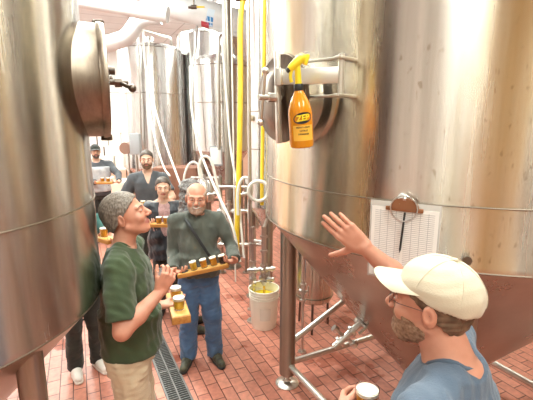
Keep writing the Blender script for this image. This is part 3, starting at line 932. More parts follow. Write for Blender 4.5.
# right tank
t, P = big_tank('brewing_tank', 'huge stained steel tank with painted golden reflections and cone bottom filling the right side', RC, RR, RZ0, RZ1, 3.75, ST_R, ST_C, (162, 72, 252, 342), .19, .05)
RT = t
for (i, j, za, zb) in ((0, 1, .19, .19), (0, 2, .19, .19), (1, 3, .19, .19), (2, 3, .19, .19), (0, 1, .36, 1.10)):
    bm = bmesh.new(); a, b_ = P[i].copy(), P[j].copy(); a.z, b_.z = za, zb
    add_cyl(bm, a, b_, .026, n=16); obj('brace', bm, ST_B, t)
# small port on the skirt, near the cap man's cap
p, nrm = on_tank(466, 258, RC, RR)
bm = bmesh.new(); add_cyl(bm, p - RC - nrm * .01, p - RC + nrm * .03, .012, n=12); add_cyl(bm, p - RC + nrm * .028, p - RC + nrm * .04, .019, n=8); obj('probe_port', bm, M_WELD, t)

# manway of the right tank
ax = Vector((-.85, -.527, 0)).normalized(); side = Vector((0, 0, 1)).cross(ax)     # side: horizontal, along the door
mz = at_y(300, 98, 1.95).z
base = ax * (RR - .03) + Vector((0, 0, mz))
R_M = .186
bm = bmesh.new(); add_lathe(bm, [(R_M + .045, -.08), (R_M + .045, .035), (R_M + .012, .045), (R_M, .05), (R_M, .15), (R_M - .03, .15), (R_M - .03, -.05)], 64, base, ax)
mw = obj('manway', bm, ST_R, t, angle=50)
bm = bmesh.new(); add_lathe(bm, [(R_M + .022, .150), (R_M + .026, .158), (R_M + .020, .172), (R_M - .02, .176), (R_M - .05, .185), (.10, .20), (0, .205)], 64, base, ax)
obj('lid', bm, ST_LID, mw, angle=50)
o0 = base + ax * .20
# clamp bar, upright across the lid
tilt = Vector((0, 0, 1)) * .998 - side * .05
bm = bmesh.new(); rot = Matrix((side, ax, tilt.normalized())).transposed()
add_box(bm, o0 + ax * .03 + side * .075, (.026, .022, .42), rot, .003); obj('clamp_bar', bm, ST_B, mw)
bm = bmesh.new(); o1 = o0 + side * .055
add_cyl(bm, o1 - ax * .01, o1 + ax * .125, .013, n=12); add_cyl(bm, o1 + ax * .03, o1 + ax * .075, .022, n=8)
sp = o1 + ax * .10
q = (Vector((0, 0, 1)) * .95 + side * .18)
add_cyl(bm, sp - q * .115, sp + q * .115, .008, n=10); add_sphere(bm, sp - q * .12, .017); add_sphere(bm, sp + q * .12, .017)
obj('handle', bm, ST_B, mw)
# hinge arm to the right and hinge pin in brackets
pin, pn = on_tank(341, 80, RC, RR, .10); pin = pin - RC
bm = bmesh.new(); za = mz + .085
A0 = o0 + ax * .06 + side * .115; A0.z = za; A1 = Vector((pin.x, pin.y, za))
d = (A1 - A0).normalized(); nn = Vector((0, 0, 1)).cross(d)
rot = Matrix((d, nn, Vector((0, 0, 1)))).transposed()
add_box(bm, (A0 + A1) / 2, ((A1 - A0).length + .02, .014, .068), rot, .003)
add_box(bm, A0 + d * .01, (.03, .05, .075), rot, .003)
obj('hinge_arm', bm, ST_B, mw)
bm = bmesh.new(); add_cyl(bm, (pin.x, pin.y, za - .095), (pin.x, pin.y, za + .085), .0135, n=14)
obj('hinge_pin', bm, ST_B, mw)
for dz in (.068, -.085):
    bm = bmesh.new(); c_ = Vector((pin.x, pin.y, za + dz)); inn = c_ - pn * .16
    rot = Matrix((side, ax, Vector((0, 0, 1)))).transposed()
    pd = (Vector((inn.x, inn.y, 0)) - Vector((c_.x, c_.y, 0))).normalized(); pr = Vector((0, 0, 1)).cross(pd)
    rot = Matrix((pd, pr, Vector((0, 0, 1)))).transposed()
    add_box(bm, c_ + pd * .06, (.19, .035, .014), rot, .003)
    # long ear towards the lid
    e = o0 - side * .02; e.z = c_.z; e = c_ + (e - c_) * .45
    ed = (e - c_).normalized(); er = Matrix((ed, Vector((0, 0, 1)).cross(ed), Vector((0, 0, 1)))).transposed()
    add_box(bm, (c_ + e) / 2, ((e - c_).length, .022, .012), er, .003)
    obj('hinge_bracket', bm, ST_B, mw)

# sampling valve on the cone, above the braces
vp = at_y(376, 313, 3.0)
def valve(parent, p0, p1, r=.018, n_cl=3, name='valve', m=None):
    bm = bmesh.new(); p0, p1 = Vector(p0), Vector(p1); d = (p1 - p0); L = d.length; d.normalize()
    add_cyl(bm, p0, p1, r, n=14)
    for i in range(n_cl):
        c_ = p0 + d * L * (i + .5) / n_cl; add_cyl(bm, c_ - d * .009, c_ + d * .009, r * 1.75, n=16)
    x, y, _ = frame_of(d); c_ = p0 + d * L * .55
    add_cyl(bm, c_ - x * r * 1.2, c_ + x * r * 3.0, r * .5, n=10)
    add_cyl(bm, c_ + x * r * 2.9 - d * r * 3, c_ + x * r * 2.9 + d * r * 3, r * .42, n=8)
    add_sphere(bm, c_ - x * r * 1.3, r * 1.35, n=10)
    return obj(name, bm, m or ST_P, parent)
g0 = at_y(377, 308, 2.58) - RC; g1 = at_y(334, 347, 2.45) - RC
valve(t, g0 + (g0 - g1) * .35, g1, .022, 5, 'sample_valve')
bm = bmesh.new(); c_ = (g0 * .25 + g1 * .75); add_cyl(bm, c_ + Vector((-.07, .0, .06)), c_ + Vector((.07, 0, -.06)), .012, n=10); add_cyl(bm, c_ + Vector((-.08, .0, .07)), c_ + Vector((-.055, 0, .048)), .024, n=12)
add_cyl(bm, c_ + Vector((.05, .0, -.042)), c_ + Vector((.075, 0, -.065)), .024, n=12)
obj('cross_fitting', bm, ST_P, t); bm = bmesh.new(); c2 = g0 * .75 + g1 * .25; add_cyl(bm, c2 + Vector((-.055, 0, .045)), c2 + Vector((.05, 0, -.04)), .010, n=10)
obj('cross_fitting', bm, ST_P, t)

# left tank
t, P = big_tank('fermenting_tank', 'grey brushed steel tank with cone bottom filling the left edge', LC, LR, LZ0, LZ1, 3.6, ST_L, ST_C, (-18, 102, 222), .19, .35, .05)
LT = t
axl = Vector((.92, .392, 0)).normalized()
lz = at_y(96, 80, 1.95).z
base = axl * (LR - .10) + Vector((0, 0, lz)); R_M = .265
bm = bmesh.new(); add_lathe(bm, [(R_M + .012, -.08), (R_M + .012, .06), (R_M, .085), (R_M, .185), (R_M - .03, .185), (R_M - .03, -.05)], 72, base, axl)
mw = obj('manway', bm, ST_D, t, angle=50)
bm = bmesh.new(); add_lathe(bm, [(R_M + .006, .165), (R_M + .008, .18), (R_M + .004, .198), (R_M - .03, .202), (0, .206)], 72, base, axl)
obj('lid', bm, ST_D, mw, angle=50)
M_HND = mat('handle_steel', (.16, .13, .11), .4, 1.0)
s0 = base + axl * .20; s0.z = lz - .0
fwd = Vector((0, 0, 1)).cross(axl)
bm = bmesh.new(); add_cyl(bm, s0, s0 + axl * .10, .014, n=12); add_cyl(bm, s0 + axl * .035, s0 + axl * .07, .024, n=8)
hq = (Vector((0, 0, -.35)) + axl * .6 - fwd * .9).normalized()
h0 = s0 + axl * .055
add_cyl(bm, h0 - hq * .07, h0 + hq * .10, .010, n=10); add_sphere(bm, h0 + hq * .105, .02); add_sphere(bm, h0 - hq * .075, .018)
add_cyl(bm, s0 + Vector((0, 0, .055)), s0 + Vector((0, 0, .055)) + axl * .04, .02, n=12)
obj('handle', bm, M_HND, mw)
bm = bmesh.new()
bm.free()
for zz in (R_M + .005, -R_M - .005):
    bm = bmesh.new(); add_box(bm, base + axl * .18 + Vector((0, 0, zz)), (.05, .03, .03), None, .004); obj('lid_lug', bm, M_HND, mw)

# ------------------------------------------------------------------ tanks farther back
def far_tank(label, px, Y, R, ztop, z0, seam, name='fermenting_tank', m=None, dome=.12, ang=(45, 135, 225, 315), man=None):
    x = (px - 266.5) / FPX * (Y * math.cos(PITCH) + .2) if False else None
    d = ray(px, 100); X = d.x / d.y * Y
    t = thing(name, label, 'tank', (X, Y, 0))
    m = m or ST_F
    bm = bmesh.new(); add_lathe(bm, [(R, z0), (R, (z0 + ztop) / 2), (R, ztop)], 72); obj('shell', bm, m, t, angle=60)
    bm = bmesh.new(); add_lathe(bm, [(R, ztop), (R * .95, ztop + dome * .35), (R * .7, ztop + dome * .8), (R * .3, ztop + dome), (.07, ztop + dome + .01), (.07, ztop + dome + .1), (.09, ztop + dome + .1), (.09, ztop + dome + .13), (0, ztop + dome + .13)], 64); obj('dome', bm, m, t, angle=60)
    zc = max(.35, z0 - R * 1.25)
    bm = bmesh.new(); add_lathe(bm, [(R, z0), (R - .02, z0 - .02), (.07, zc), (.05, zc - .03), (.05, zc - .1), (0, zc - .1)], 64); obj('cone', bm, m, t, angle=60)
    for zz in seam + [ztop]:
        bm = bmesh.new(); add_tube(bm, ring_pts((0, 0, zz), R + .001, n=72), .006, 6, closed=True); obj('weld_seam', bm, M_WELD, t)
    for a in ang:
        p = Vector((math.cos(math.radians(a)), math.sin(math.radians(a)), 0)) * R * .88
        bm = bmesh.new(); add_cyl(bm, p + Vector((0, 0, 0)), p + Vector((0, 0, z0 + .0)), .045, n=14); add_cyl(bm, p, p + Vector((0, 0, .02)), .08, n=16); obj('leg', bm, ST_LEG, t)
    return t
TA = far_tank('tall steel tank behind the man in the grey v-neck, leftmost of the far tanks', 152, 8.0, .60, 3.52, 1.35, [2.72])
TB = far_tank('tallest far steel tank, half hidden behind a nearer shorter tank', 209, 8.8, .63, 3.92, 1.3, [2.85])
TC = far_tank('shorter domed steel tank between the tallest far tank and the yellow hose', 221, 6.7, .46, 3.06, 1.75, [2.5], dome=.2)
TD = far_tank('narrow steel tank with a cone, directly behind the white bucket', 269, 4.75, .25, 3.9, 1.22, [2.32, 1.9], ang=(20, 160, 270))
# fixture on the narrow tank
q, nn = on_tank(252, 118, Vector((TD.location.x, TD.location.y, 0)), .25)
bm = bmesh.new(); add_box(bm, q - TD.location + nn * .02, (.06, .06, .07), None, .006); obj('pipe_bracket', bm, ST_B, TD)

# small vessel behind the right tank's leg
v = thing('keg_vessel', 'small steel vessel on thin legs behind the big tank leg', 'tank', at_y(313, 320, 4.05) * 1.0)
v.location.z = 0
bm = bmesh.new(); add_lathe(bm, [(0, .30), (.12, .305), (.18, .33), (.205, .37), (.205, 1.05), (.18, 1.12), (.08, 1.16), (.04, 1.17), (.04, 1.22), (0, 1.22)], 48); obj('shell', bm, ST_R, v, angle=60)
bm = bmesh.new(); add_tube(bm, ring_pts((0, 0, .40), .206, n=48), .005, 6, closed=True); obj('weld_seam', bm, M_WELD, v)
for a in (20, 140, 260):
    p = Vector((math.cos(math.radians(a)), math.sin(math.radians(a)), 0)) * .17
    bm = bmesh.new(); add_cyl(bm, p * 1.08 + Vector((0, 0, 0)), p + Vector((0, 0, .36)), .013, n=12); obj('leg', bm, M_HND, v)
# slim standpipe with a valve between leg and vessel
p = at_y(302, 350, 3.55); p.z = 0
s_ = thing('standpipe', 'thin upright pipe with a small valve just right of the tank leg', 'pipe', p)
bm = bmesh.new(); add_cyl(bm, (0, 0, 0), (0, 0, 1.2), .013, n=12); add_cyl(bm, (0, 0, 0), (0, 0, .012), .04, n=16); obj('pipe', bm, ST_P, s_)
valve(s_, (0, -.0, .50), (0, 0, .74), .017, 3, 'valve')
# ------------------------------------------------------------------ spray bottle hung on the hinge arm
def text_mesh(s, size, name='lettering', bold=0.0):
    cu = bpy.data.curves.new(name, 'FONT'); cu.body = s; cu.size = size; cu.align_x = 'CENTER'; cu.align_y = 'CENTER'; cu.offset = bold; cu.extrude = size * .02
    o = bpy.data.objects.new(name, cu); C.objects.link(o)
    bpy.context.view_layer.update()
    me = bpy.data.meshes.new_from_object(o.evaluated_get(bpy.context.evaluated_depsgraph_get()))
    bpy.data.objects.remove(o); return me
M_ORANGE = mat('orange_liquid', (.80, .30, .015), .12, 0, Transmission_Weight=.15)
M_YPL = mat('yellow_plastic', (.92, .70, .03), .35)
bp0 = at_y(302, 147, 1.64)
sb = thing('spray_bottle', 'orange spray bottle with yellow trigger hung on the tank door arm', 'spray bottle', bp0)
sb.rotation_euler = (math.radians(3), math.radians(-5), math.radians(8))
K_ = 1.0
prof = [(0, 0), (.040, 0), (.046, .004), (.048, .02), (.048, .135), (.046, .152), (.038, .178), (.026, .203), (.018, .220), (.016, .23)]
bm = bmesh.new(); add_lathe(bm, [(r, h) for r, h in prof] + [(0, .23)], 40); obj('bottle', bm, M_ORANGE, sb)
bm = bmesh.new(); add_lathe(bm, [(0, .222), (.018, .222), (.019, .225), (.019, .242), (.016, .248), (0, .248)], 28); obj('collar', bm, M_BLACK, sb)
bm = bmesh.new()
add_cyl(bm, (0, 0, .245), (0, 0, .315), .0135, .012, n=16)
add_tube(bm, smooth_path([(.034, 0, .346), (.012, 0, .338), (-.014, 0, .318), (-.034, 0, .304)], 5), [.010, .014, .016, .018, .018, .018, .018, .018, .018, .017, .017, .016, .015, .014, .012, .011], 14)
obj('spray_head', bm, M_YPL, sb)
bm = bmesh.new(); add_tube(bm, smooth_path([(-.012, 0, .315), (-.026, 0, .295), (-.030, 0, .275), (-.027, 0, .255)], 4), .007, 8); add_box(bm, (.036, 0, .335), (.016, .022, .04), Matrix.Rotation(.35, 3, 'Y'), .003); obj('trigger', bm, M_YPL, sb)
bm = bmesh.new(); add_cyl(bm, (-.032, 0, .306), (-.044, 0, .298), .011, .010, n=10); obj('nozzle', bm, M_BLACK, sb)
# curved label
def wrap(me_or_pts, R):
    pass
bm = bmesh.new(); R_ = .0485; rows = []
for j in range(9):
    a = -.9 + 1.8 * j / 8
    rows.append([bm.verts.new((R_ * math.sin(a), -R_ * math.cos(a), z)) for z in (.030, .090)])
for j in range(8): bm.faces.new((rows[j][0], rows[j + 1][0], rows[j + 1][1], rows[j][1]))
lb = obj('lower_label', bm, mat('label_orange', (.90, .50, .06), .4), sb)
bm = bmesh.new(); R_ = .0492; cen = bm.verts.new((0, -R_, .118)); ring = []
for j in range(28):
    a = 2 * PI * j / 28; x = .040 * math.cos(a); z = .022 * math.sin(a) + .004 * math.cos(a)
    ring.append(bm.verts.new((R_ * math.sin(x / R_), -R_ * math.cos(x / R_), .118 + z)))
for j in range(28): bm.faces.new((cen, ring[j], ring[(j + 1) % 28]))
lg = obj('logo_oval', bm, M_BLACK, sb)
def bend(me, R, z0, tx=0, slope=.1):
    for v in me.vertices:
        x, y, z = v.co; v.co = (R * math.sin((x + tx) / R) + 0, -(R + z) * math.cos((x + tx) / R), z0 + y + slope * x)
me = text_mesh('ZEP', .032, bold=.0012); bend(me, .0497, .118); link('brand_letters', me, M_YPL, lg)
for i, (s_, w) in enumerate((('HEAVY-DUTY', .0100), ('CITRUS', .0100), ('DEGREASER', .0085))):
    me = text_mesh(s_, w, bold=.0002); bend(me, .0490, .082 - i * .013, 0, 0); link('label_text', me, M_BLACK, lb)

# ------------------------------------------------------------------ clipboard on the right tank
p, nr = on_tank(402, 243, RC, RR, .028)
cb = thing('clipboard', 'clipboard of white log sheets hanging on the right tank', 'clipboard', p, math.atan2(nr.x, -nr.y))
M_ACR = mat('clear_sleeve', (.85, .84, .80), .15, 0, Alpha=.45)
M_PAPER = grid_mat('ruled_paper', (.84, .82, .78), (.42, .40, .40), .033, .0085, .0010)
bm = bmesh.new(); add_box(bm, (0, .012, 0), (.285, .004, .345), None, .0015); obj('board', bm, mat('board_brown', (.40, .25, .14), .5), cb)
bm = bmesh.new(); add_box(bm, (0, .0075, 0), (.292, .002, .352), None, .0008); obj('sleeve', bm, M_ACR, cb)
for sx, w in ((-.064, .115), (.062, .12)):
    bm = bmesh.new(); add_box(bm, (sx * 1.02, 0, 0), (w, .30, .0012)); s_ = obj('log_sheet', bm, M_PAPER, cb, False)
    s_.location = (0, .0052, -.012); s_.rotation_euler = (PI / 2, 0, 0)
bm = bmesh.new(); add_box(bm, (0, .006, -.008), (.276, .0012, .318)); obj('backing_sheet', bm, mat('paper_white', (.84, .82, .78), .6), cb)
bm = bmesh.new(); add_tube(bm, [(.004, -.004, .135), (-.006, -.004, -.03)], [.0045, .0045], 10); add_cyl(bm, (-.006, -.004, -.03), (-.0068, -.004, -.043), .004, .001, n=10); obj('pen', bm, M_BLACK, cb)
bm = bmesh.new()   # arched brown clip
add_box(bm, (0, -.001, .148), (.155, .010, .018), None, .003)
rows = []
for i in range(15):
    a = PI * i / 14; rows.append((bm.verts.new((.060 * math.cos(a), -.008, .152 + .045 * math.sin(a))), bm.verts.new((.060 * math.cos(a), .004, .152 + .045 * math.sin(a)))))
for i in range(14): bm.faces.new((rows[i][0], rows[i][1], rows[i + 1][1], rows[i + 1][0]))
bm.faces.new([r[0] for r in rows]); bm.faces.new([r[1] for r in rows][::-1])
obj('clip', bm, mat('brown_clip', (.30, .13, .06), .4, .4), cb)
bm = bmesh.new(); add_tube(bm, ring_pts((0, -.01, .153), .055, (0, 1, 0), 20, 0 + PI / 2 * 0, 2 * PI), .003, 6, closed=True); add_cyl(bm, (0, -.010, .19), (0, .012, .205), .007, n=10)
obj('clip_ring', bm, ST_P, cb)
hp, hn = on_tank(402, 197, RC, RR)
ho = thing('magnet_hook', 'small bright magnetic hook holding the clipboard', 'hook', hp, math.atan2(hn.x, -hn.y))
bm = bmesh.new(); add_cyl(bm, (0, 0, 0), (0, -.012, 0), .016, n=20); obj('magnet', bm, mat('white_magnet', (.9, .9, .88), .3), ho)
bm = bmesh.new(); add_tube(bm, smooth_path([(0, -.01, 0), (0, -.02, -.008), (0, -.018, -.028), (0, -.028, -.034), (0, -.034, -.022)], 4), .003, 8); obj('hook', bm, ST_P, ho)

# ------------------------------------------------------------------ white bucket and the pipes above it
bk = at_z(264, 325, 0)
M_BUCK = mat('white_bucket', (.95, .92, .80), .4)
t = thing('bucket', 'white plastic bucket catching yellow liquid under the pipes', 'bucket', (bk.x, bk.y, 0))
bm = bmesh.new(); add_lathe(bm, [(0, 0), (.132, 0), (.136, .006), (.160, .43), (.168, .432), (.168, .442), (.156, .442), (.130, .012), (0, .012)], 48)
for z, r in ((.345, .155), (.37, .157), (.40, .158)): add_lathe(bm, [(r, z), (r + .007, z), (r + .007, z + .006), (r, z + .006)], 48)
obj('shell', bm, M_BUCK, t, angle=40)
bm = bmesh.new(); add_lathe(bm, [(0, .35), (.150, .35)], 40); obj('yellow_liquid', bm, mat('yellow_liquid', (.92, .72, .04), .2), t)
bm = bmesh.new(); add_tube(bm, [Vector((.162 * math.cos(a), .162 * math.sin(a), .40 - .10 * math.sin((a + .4) * PI / (PI) ))) for a in [PI + PI * i / 16 for i in range(17)]], .0025, 6); obj('bail_handle', bm, ST_P, t)
bm = bmesh.new(); rows = []
for j in range(7):
    a = -PI / 2 + .1 + (j - 3) * .13; rows.append([bm.verts.new(((.1375 + .022 * z / .37 + .0012) * math.cos(a), (.1375 + .022 * z / .37 + .0012) * math.sin(a), z)) for z in (.12, .26)])
for j in range(6): bm.faces.new((rows[j][0], rows[j + 1][0], rows[j + 1][1], rows[j][1]))
obj('label', bm, mat('bucket_label', (.76, .73, .64), .5), t)

pp = Vector((bk.x - .0, bk.y + .02, 0))
t = thing('drain_valve_stand', 'upright steel pipes with cross valves above the white bucket', 'pipework', (pp.x, pp.y, 0))
zb = .50
bm = bmesh.new(); add_cyl(bm, (0, 0, zb + .02), (0, 0, 1.12), .026, n=18)
for z in (zb + .06, .56, .68, .84, 1.0): add_cyl(bm, (0, 0, z), (0, 0, z + .02), .040, n=20)
obj('pipe', bm, ST_P, t)
bm = bmesh.new(); add_cyl(bm, (-.12, .06, .0), (-.12, .06, 1.10), .024, n=16); add_cyl(bm, (-.12, .06, 0), (-.12, .06, .02), .07, n=20)
for z in (.5, .7, .9): add_cyl(bm, (-.12, .06, z), (-.12, .06, z + .02), .038, n=20)
obj('pipe', bm, ST_P, t)
for (z, dx) in ((.62, .0), (.60, -.02)):
    pass
valve(t, (-.18, .02, .62), (.12, -.02, .66), .020, 5, 'cross_valve')
valve(t, (.0, -.0, .46), (.0, -.0, .62), .022, 2, 'valve')
bm = bmesh.new()
for s_ in (-1, 1): add_cyl(bm, (0, 0, .52), (.10 * s_, -.03, .52 + .02 * s_), .013, n=12); add_cyl(bm, (.09 * s_, -.028, .52 + .02 * s_), (.11 * s_, -.033, .52 + .022 * s_), .024, n=12)
obj('cross_fitting', bm, ST_P, t)
bm = bmesh.new(); add_cyl(bm, (-.12, .06, .95), (0, 0, .95), .018, n=12); obj('pipe', bm, ST_P, t)
bm = bmesh.new(); add_cyl(bm, (0, 0, 1.1), (.03, .3, 1.12), .02, n=12); obj('pipe', bm, ST_P, t)
bm = bmesh.new(); add_tube(bm, [(0, 0, zb + .03), (.001, 0, .42), (.0, 0, .352)], [.013, .011, .012], 10); obj('liquid_stream', bm, M_GOLD, t)

# ------------------------------------------------------------------ hoses and pipes
def hose(name, label, cat, pts, r, m, group=None, seg=8, sm=True, n=10):
    P = smooth_path(pts, seg) if sm else pts
    c_ = Vector(P[len(P) // 2]); 
    bm = bmesh.new(); add_tube(bm, P, r, n); o = obj(name, bm, m)
    return tag(o, label, cat, group)
Y = 5.0
hose('hanging_hose', 'thick yellow hose hanging from the ceiling pipe to the floor', 'hose', [at_y(246, -8, Y), at_y(242, 6, Y), at_y(240.5, 30, Y), at_y(240.5, 90, Y), at_y(239.5, 150, Y), at_y(238, 200, Y), at_y(237, 235, Y), at_y(237, 262, Y)], .033, M_YEL)
hose('hanging_hose', 'second yellow hose running down beside the right tank edge', 'hose', [at_y(264.5, -10, 4.3), at_y(264, 60, 4.3), at_y(263, 120, 4.3), at_y(262, 180, 4.3), at_y(262, 205, 4.3)], .020, M_YEL)
bm = bmesh.new(); c_ = at_y(243, -2, Y); add_box(bm, c_ + Vector((.02, 0, .0)), (.22, .1, .06), None, .01); add_cyl(bm, c_ + Vector((0, 0, .0)), Vector((c_.x, c_.y, RZ)), .02, n=10); tag(obj('hose_bracket', bm, M_HND), 'dark bracket at the ceiling holding the yellow hose', 'bracket')
# steel post and vertical pipes
def vpipe(px, Y, z0, z1, r, m, label, name='steel_pipe', cat='pipe', base=True):
    d = ray(px, 150); x = d.x / d.y * Y
    bm = bmesh.new(); add_cyl(bm, (x, Y, z0), (x, Y, z1), r, n=16)
    if base: add_cyl(bm, (x, Y, z0), (x, Y, z0 + .015), r * 2, n=20)
    for z in (z0 + (z1 - z0) * .3, z0 + (z1 - z0) * .6): add_cyl(bm, (x, Y, z), (x, Y, z + .02), r * 1.25, n=16)
    return tag(obj(name, bm, m), label, cat)
vpipe(229.5, 5.9, 0, RZ, .075, ST_LEG, 'grey steel post right of the shorter domed tank', 'steel_post', 'post')
vpipe(233.5, 5.3, 0, RZ, .010, M_HOSE, 'thin pale pipe between steel post and yellow hose', base=False)
vpipe(249.5, 4.45, 0, RZ, .020, ST_P, 'slim steel pipe just right of the yellow hose')
# cleaning arms over the far tanks
def arm(T_, R, pts, label, r=.022, name='cleaning_pipe'):
    bm = bmesh.new(); add_tube(bm, round_path(pts, .12, 5), r, 10)
    return tag(obj(name, bm, ST_P), label, 'pipe')
y = 7.3
arm(TA, .6, [at_y(141, 150, y), at_y(138, 29, y), at_y(171, 38, 7.9), at_y(172, 46, 8.0)], 'thin steel pipe bent over the leftmost far tank')
arm(TB, .6, [at_y(180, 150, 7.9), at_y(178, 43, 8.0), at_y(179, 33, 8.0), at_y(210, 29, 8.6), at_y(212, 36, 8.7)], 'thin steel pipe bent over the tallest far tank')
arm(TC, .46, [at_y(219, 150, 6.1), at_y(218, 45, 6.1), at_y(221, 34, 6.15), at_y(234, 46, 6.6), at_y(235, 56, 6.7)], 'steel pipe looped over the shorter domed tank', .026)
arm(TC, .46, [at_y(197, 24, 6.6), at_y(196, 50, 6.4), at_y(192, 66, 6.3), at_y(194, 150, 6.2)], 'pale upright pipe left of the domed tank', .018)
# slack white hoses
H_ = 'slack white hose lines hanging across the far tanks'
hose('white_hose', 'white hose slanting down in front of the leftmost far tank', 'hose', [at_y(143, 30, 6.9), at_y(146, 70, 6.8), at_y(158, 120, 6.4), at_y(178, 178, 5.8), at_y(187, 196, 5.6)], .016, M_HOSE)
hose('white_hose', 'steeper white hose beside the leftmost far tank', 'hose', [at_y(149, 40, 7.0), at_y(148, 90, 6.9), at_y(153, 130, 6.6), at_y(163, 165, 6.2), at_y(170, 176, 6.0)], .014, M_HOSE)
hose('white_hose', 'long white hose slanting from domed tank to the floor', 'hose', [at_y(190, 66, 6.1), at_y(192, 110, 6.0), at_y(200, 150, 5.8), at_y(216, 190, 5.3), at_y(232, 225, 5.0), at_y(240, 262, 4.9)], .018, M_HOSE)
hose('white_hose', 'white hose running down in front of the steel post', 'hose', [at_y(222, 38, 5.6), at_y(226, 90, 5.6), at_y(231, 150, 5.5), at_y(238, 190, 5.2), at_y(241, 225, 5.0), at_y(244, 258, 4.9)], .015, M_HOSE)
hose('coiled_hose', 'white hose coil hanging beside the narrow tank', 'hose', [at_y(258 + 10 * math.cos(a) + .4 * i * .1, 191 + 10 * math.sin(a), 4.3 - .01 * i) for i, a in enumerate([2 * PI * k / 10 for k in range(22)])], .018, M_HOSE, seg=3)
hose('looped_hose', 'white hose loop left of the hanging hose coil', 'hose', [at_y(x, y_, 4.5) for x, y_ in ((238, 215), (238, 190), (243, 178), (250, 180), (252, 190), (249, 205), (250, 225), (254, 245))], .017, M_HOSE)
hose('looped_hose', 'white hose curling behind the bald man\'s shoulder', 'hose', [at_y(x, y_, 5.4) for x, y_ in ((200, 178), (199, 166), (203, 157), (209, 158), (213, 166), (217, 184), (222, 205), (226, 224))], .019, M_HOSE)
hose('looped_hose', 'white hose curl above the curly haired person', 'hose', [at_y(x, y_, 5.7) for x, y_ in ((184, 196), (184, 178), (188, 166), (194, 162), (200, 168), (203, 182))], .016, M_HOSE)
# pump cluster behind the bald man
pc = at_z(214, 262, 0); pc = at_y(206, 160, 6.0)
t = thing('pump_cart', 'steel pump cart with hoses behind the bald smiling man', 'pump', (pc.x - .05, 6.05, 0))
bm = bmesh.new()
for sx in (-.22, .22):
    for sy in (-.15, .15): add_cyl(bm, (sx, sy, .08), (sx, sy, 1.35 if sy > 0 else .6), .02, n=10)
add_cyl(bm, (-.22, .15, 1.35), (.22, .15, 1.35), .02, n=10); add_box(bm, (0, 0, .45), (.5, .36, .03), None, .005); add_box(bm, (0, .15, 1.0), (.46, .02, .04))
obj('frame', bm, ST_P, t)
bm = bmesh.new(); add_cyl(bm, (-.15, 0, .60), (.16, 0, .60), .12, n=24); add_cyl(bm, (.16, 0, .60), (.22, 0, .60), .09, n=24); obj('motor', bm, mat('motor_grey', (.25, .27, .28), .5, .3), t)
bm = bmesh.new(); add_lathe(bm, [(0, 0), (.10, 0), (.14, .03), (.14, .28), (.10, .34), (.03, .36), (.03, .42), (0, .42)], 28, (.0, .02, 1.0)); obj('filter_housing', bm, ST_F, t)
for sx in (-.24, .24):
    for sy in (-.15, .15):
        bm = bmesh.new(); add_cyl(bm, (sx, sy - .0, .05), (sx + .035, sy, .05), .05, n=18); obj('wheel', bm, M_RUB, t)
valve(t, (-.25, -.05, 1.22), (-.05, -.05, 1.30), .03, 3, 'valve'); valve(t, (.05, -.1, 1.12), (.28, -.08, 1.15), .028, 3, 'valve')
# notice sheet on the domed tank's cylinder
q, nn = on_tank(216, 156, Vector((TC.location.x, TC.location.y, 0)), .47)
o = thing('notice_sheet', 'white notice sheet on the domed tank above the bald man', 'sheet', (q.x, q.y, q.z), math.atan2(nn.x, -nn.y))
bm = bmesh.new(); add_box(bm, (0, 0, 0), (.17, .004, .26), None, .001); obj('paper', bm, mat('sheet_white', (.88, .88, .86), .6), o)
bm = bmesh.new(); add_box(bm, (0, .0035, .0), (.20, .004, .30), None, .001); obj('frame', bm, mat('sheet_frame', (.30, .32, .34), .5), o)

# brown plinth under the far tanks
bm = bmesh.new(); c_ = at_y(175, 175, 7.0); add_box(bm, (c_.x + .05, 7.0, .72), (.75, .5, 1.44), None, .01)
tag(obj('brown_cabinet', bm, noise_mat('brown_panel', (.20, .085, .05), (.28, .12, .075), 5, .5)), 'reddish brown cabinet standing under the far tanks', 'cabinet')

# ------------------------------------------------------------------ ceiling pipes
def duct(name, label, pts, r, m=M_INSUL, flanges=True):
    P = round_path(pts, .35, 8)
    t = thing(name, label, 'pipe', (0, 0, 0)); t.location = P[0]
    o = Vector(P[0]); Q = [Vector(p) - o for p in P]
    bm = bmesh.new(); add_tube(bm, Q, r, 28); obj('jacket', bm, m, t)
    return t, Q
p1, p2, p3 = at_y(40, -6, 5.8), at_y(165, 14, 6.4), at_y(205, 22, 6.6)
duct('insulated_pipe', 'slim white insulated pipe crossing under the ceiling at top left', [at_y(60, -3, 6.2), at_y(168, 15, 6.2)], .115)
dt, Q = duct('insulated_pipe', 'fat white insulated pipe with blue and red bands under the ceiling', [at_y(146, -2, 6.6), at_y(285, 36, 6.6)], .20)
duct('insulated_pipe', 'curved white pipe elbow above the leftmost far tank', [at_y(160, 16, 6.9), at_y(139, 19, 6.9), at_y(128, 38, 6.9), at_y(100, 46, 7.0)], .13)
def band(px, py, Y, w, m, name, lab):
    d = (Q[-1] - Q[0]).normalized(); 
    c_ = at_y(px, py, Y) - Vector(dt.location); c_ = Q[0] + d * (c_ - Q[0]).dot(d)
    bm = bmesh.new(); x, y, _ = frame_of(d)
    rows = []
    for i in range(13):
        a = lab[0] + (lab[1] - lab[0]) * i / 12; v_ = (x * math.cos(a) + y * math.sin(a)) * .2025
        rows.append((bm.verts.new(c_ - d * w / 2 + v_), bm.verts.new(c_ + d * w / 2 + v_)))
    for i in range(12): bm.faces.new((rows[i][0], rows[i][1], rows[i + 1][1], rows[i + 1][0]))
    return obj(name, bm, m, dt)
M_BLUE = grid_mat('blue_label', (.03, .20, .48), (.6, .7, .8), .05, .04, .006); M_RED = mat('red_label', (.45, .04, .06), .5)
d = (Q[-1] - Q[0]).normalized(); x, y, _ = frame_of(d)
vdir = -(Vector(dt.location)).normalized()
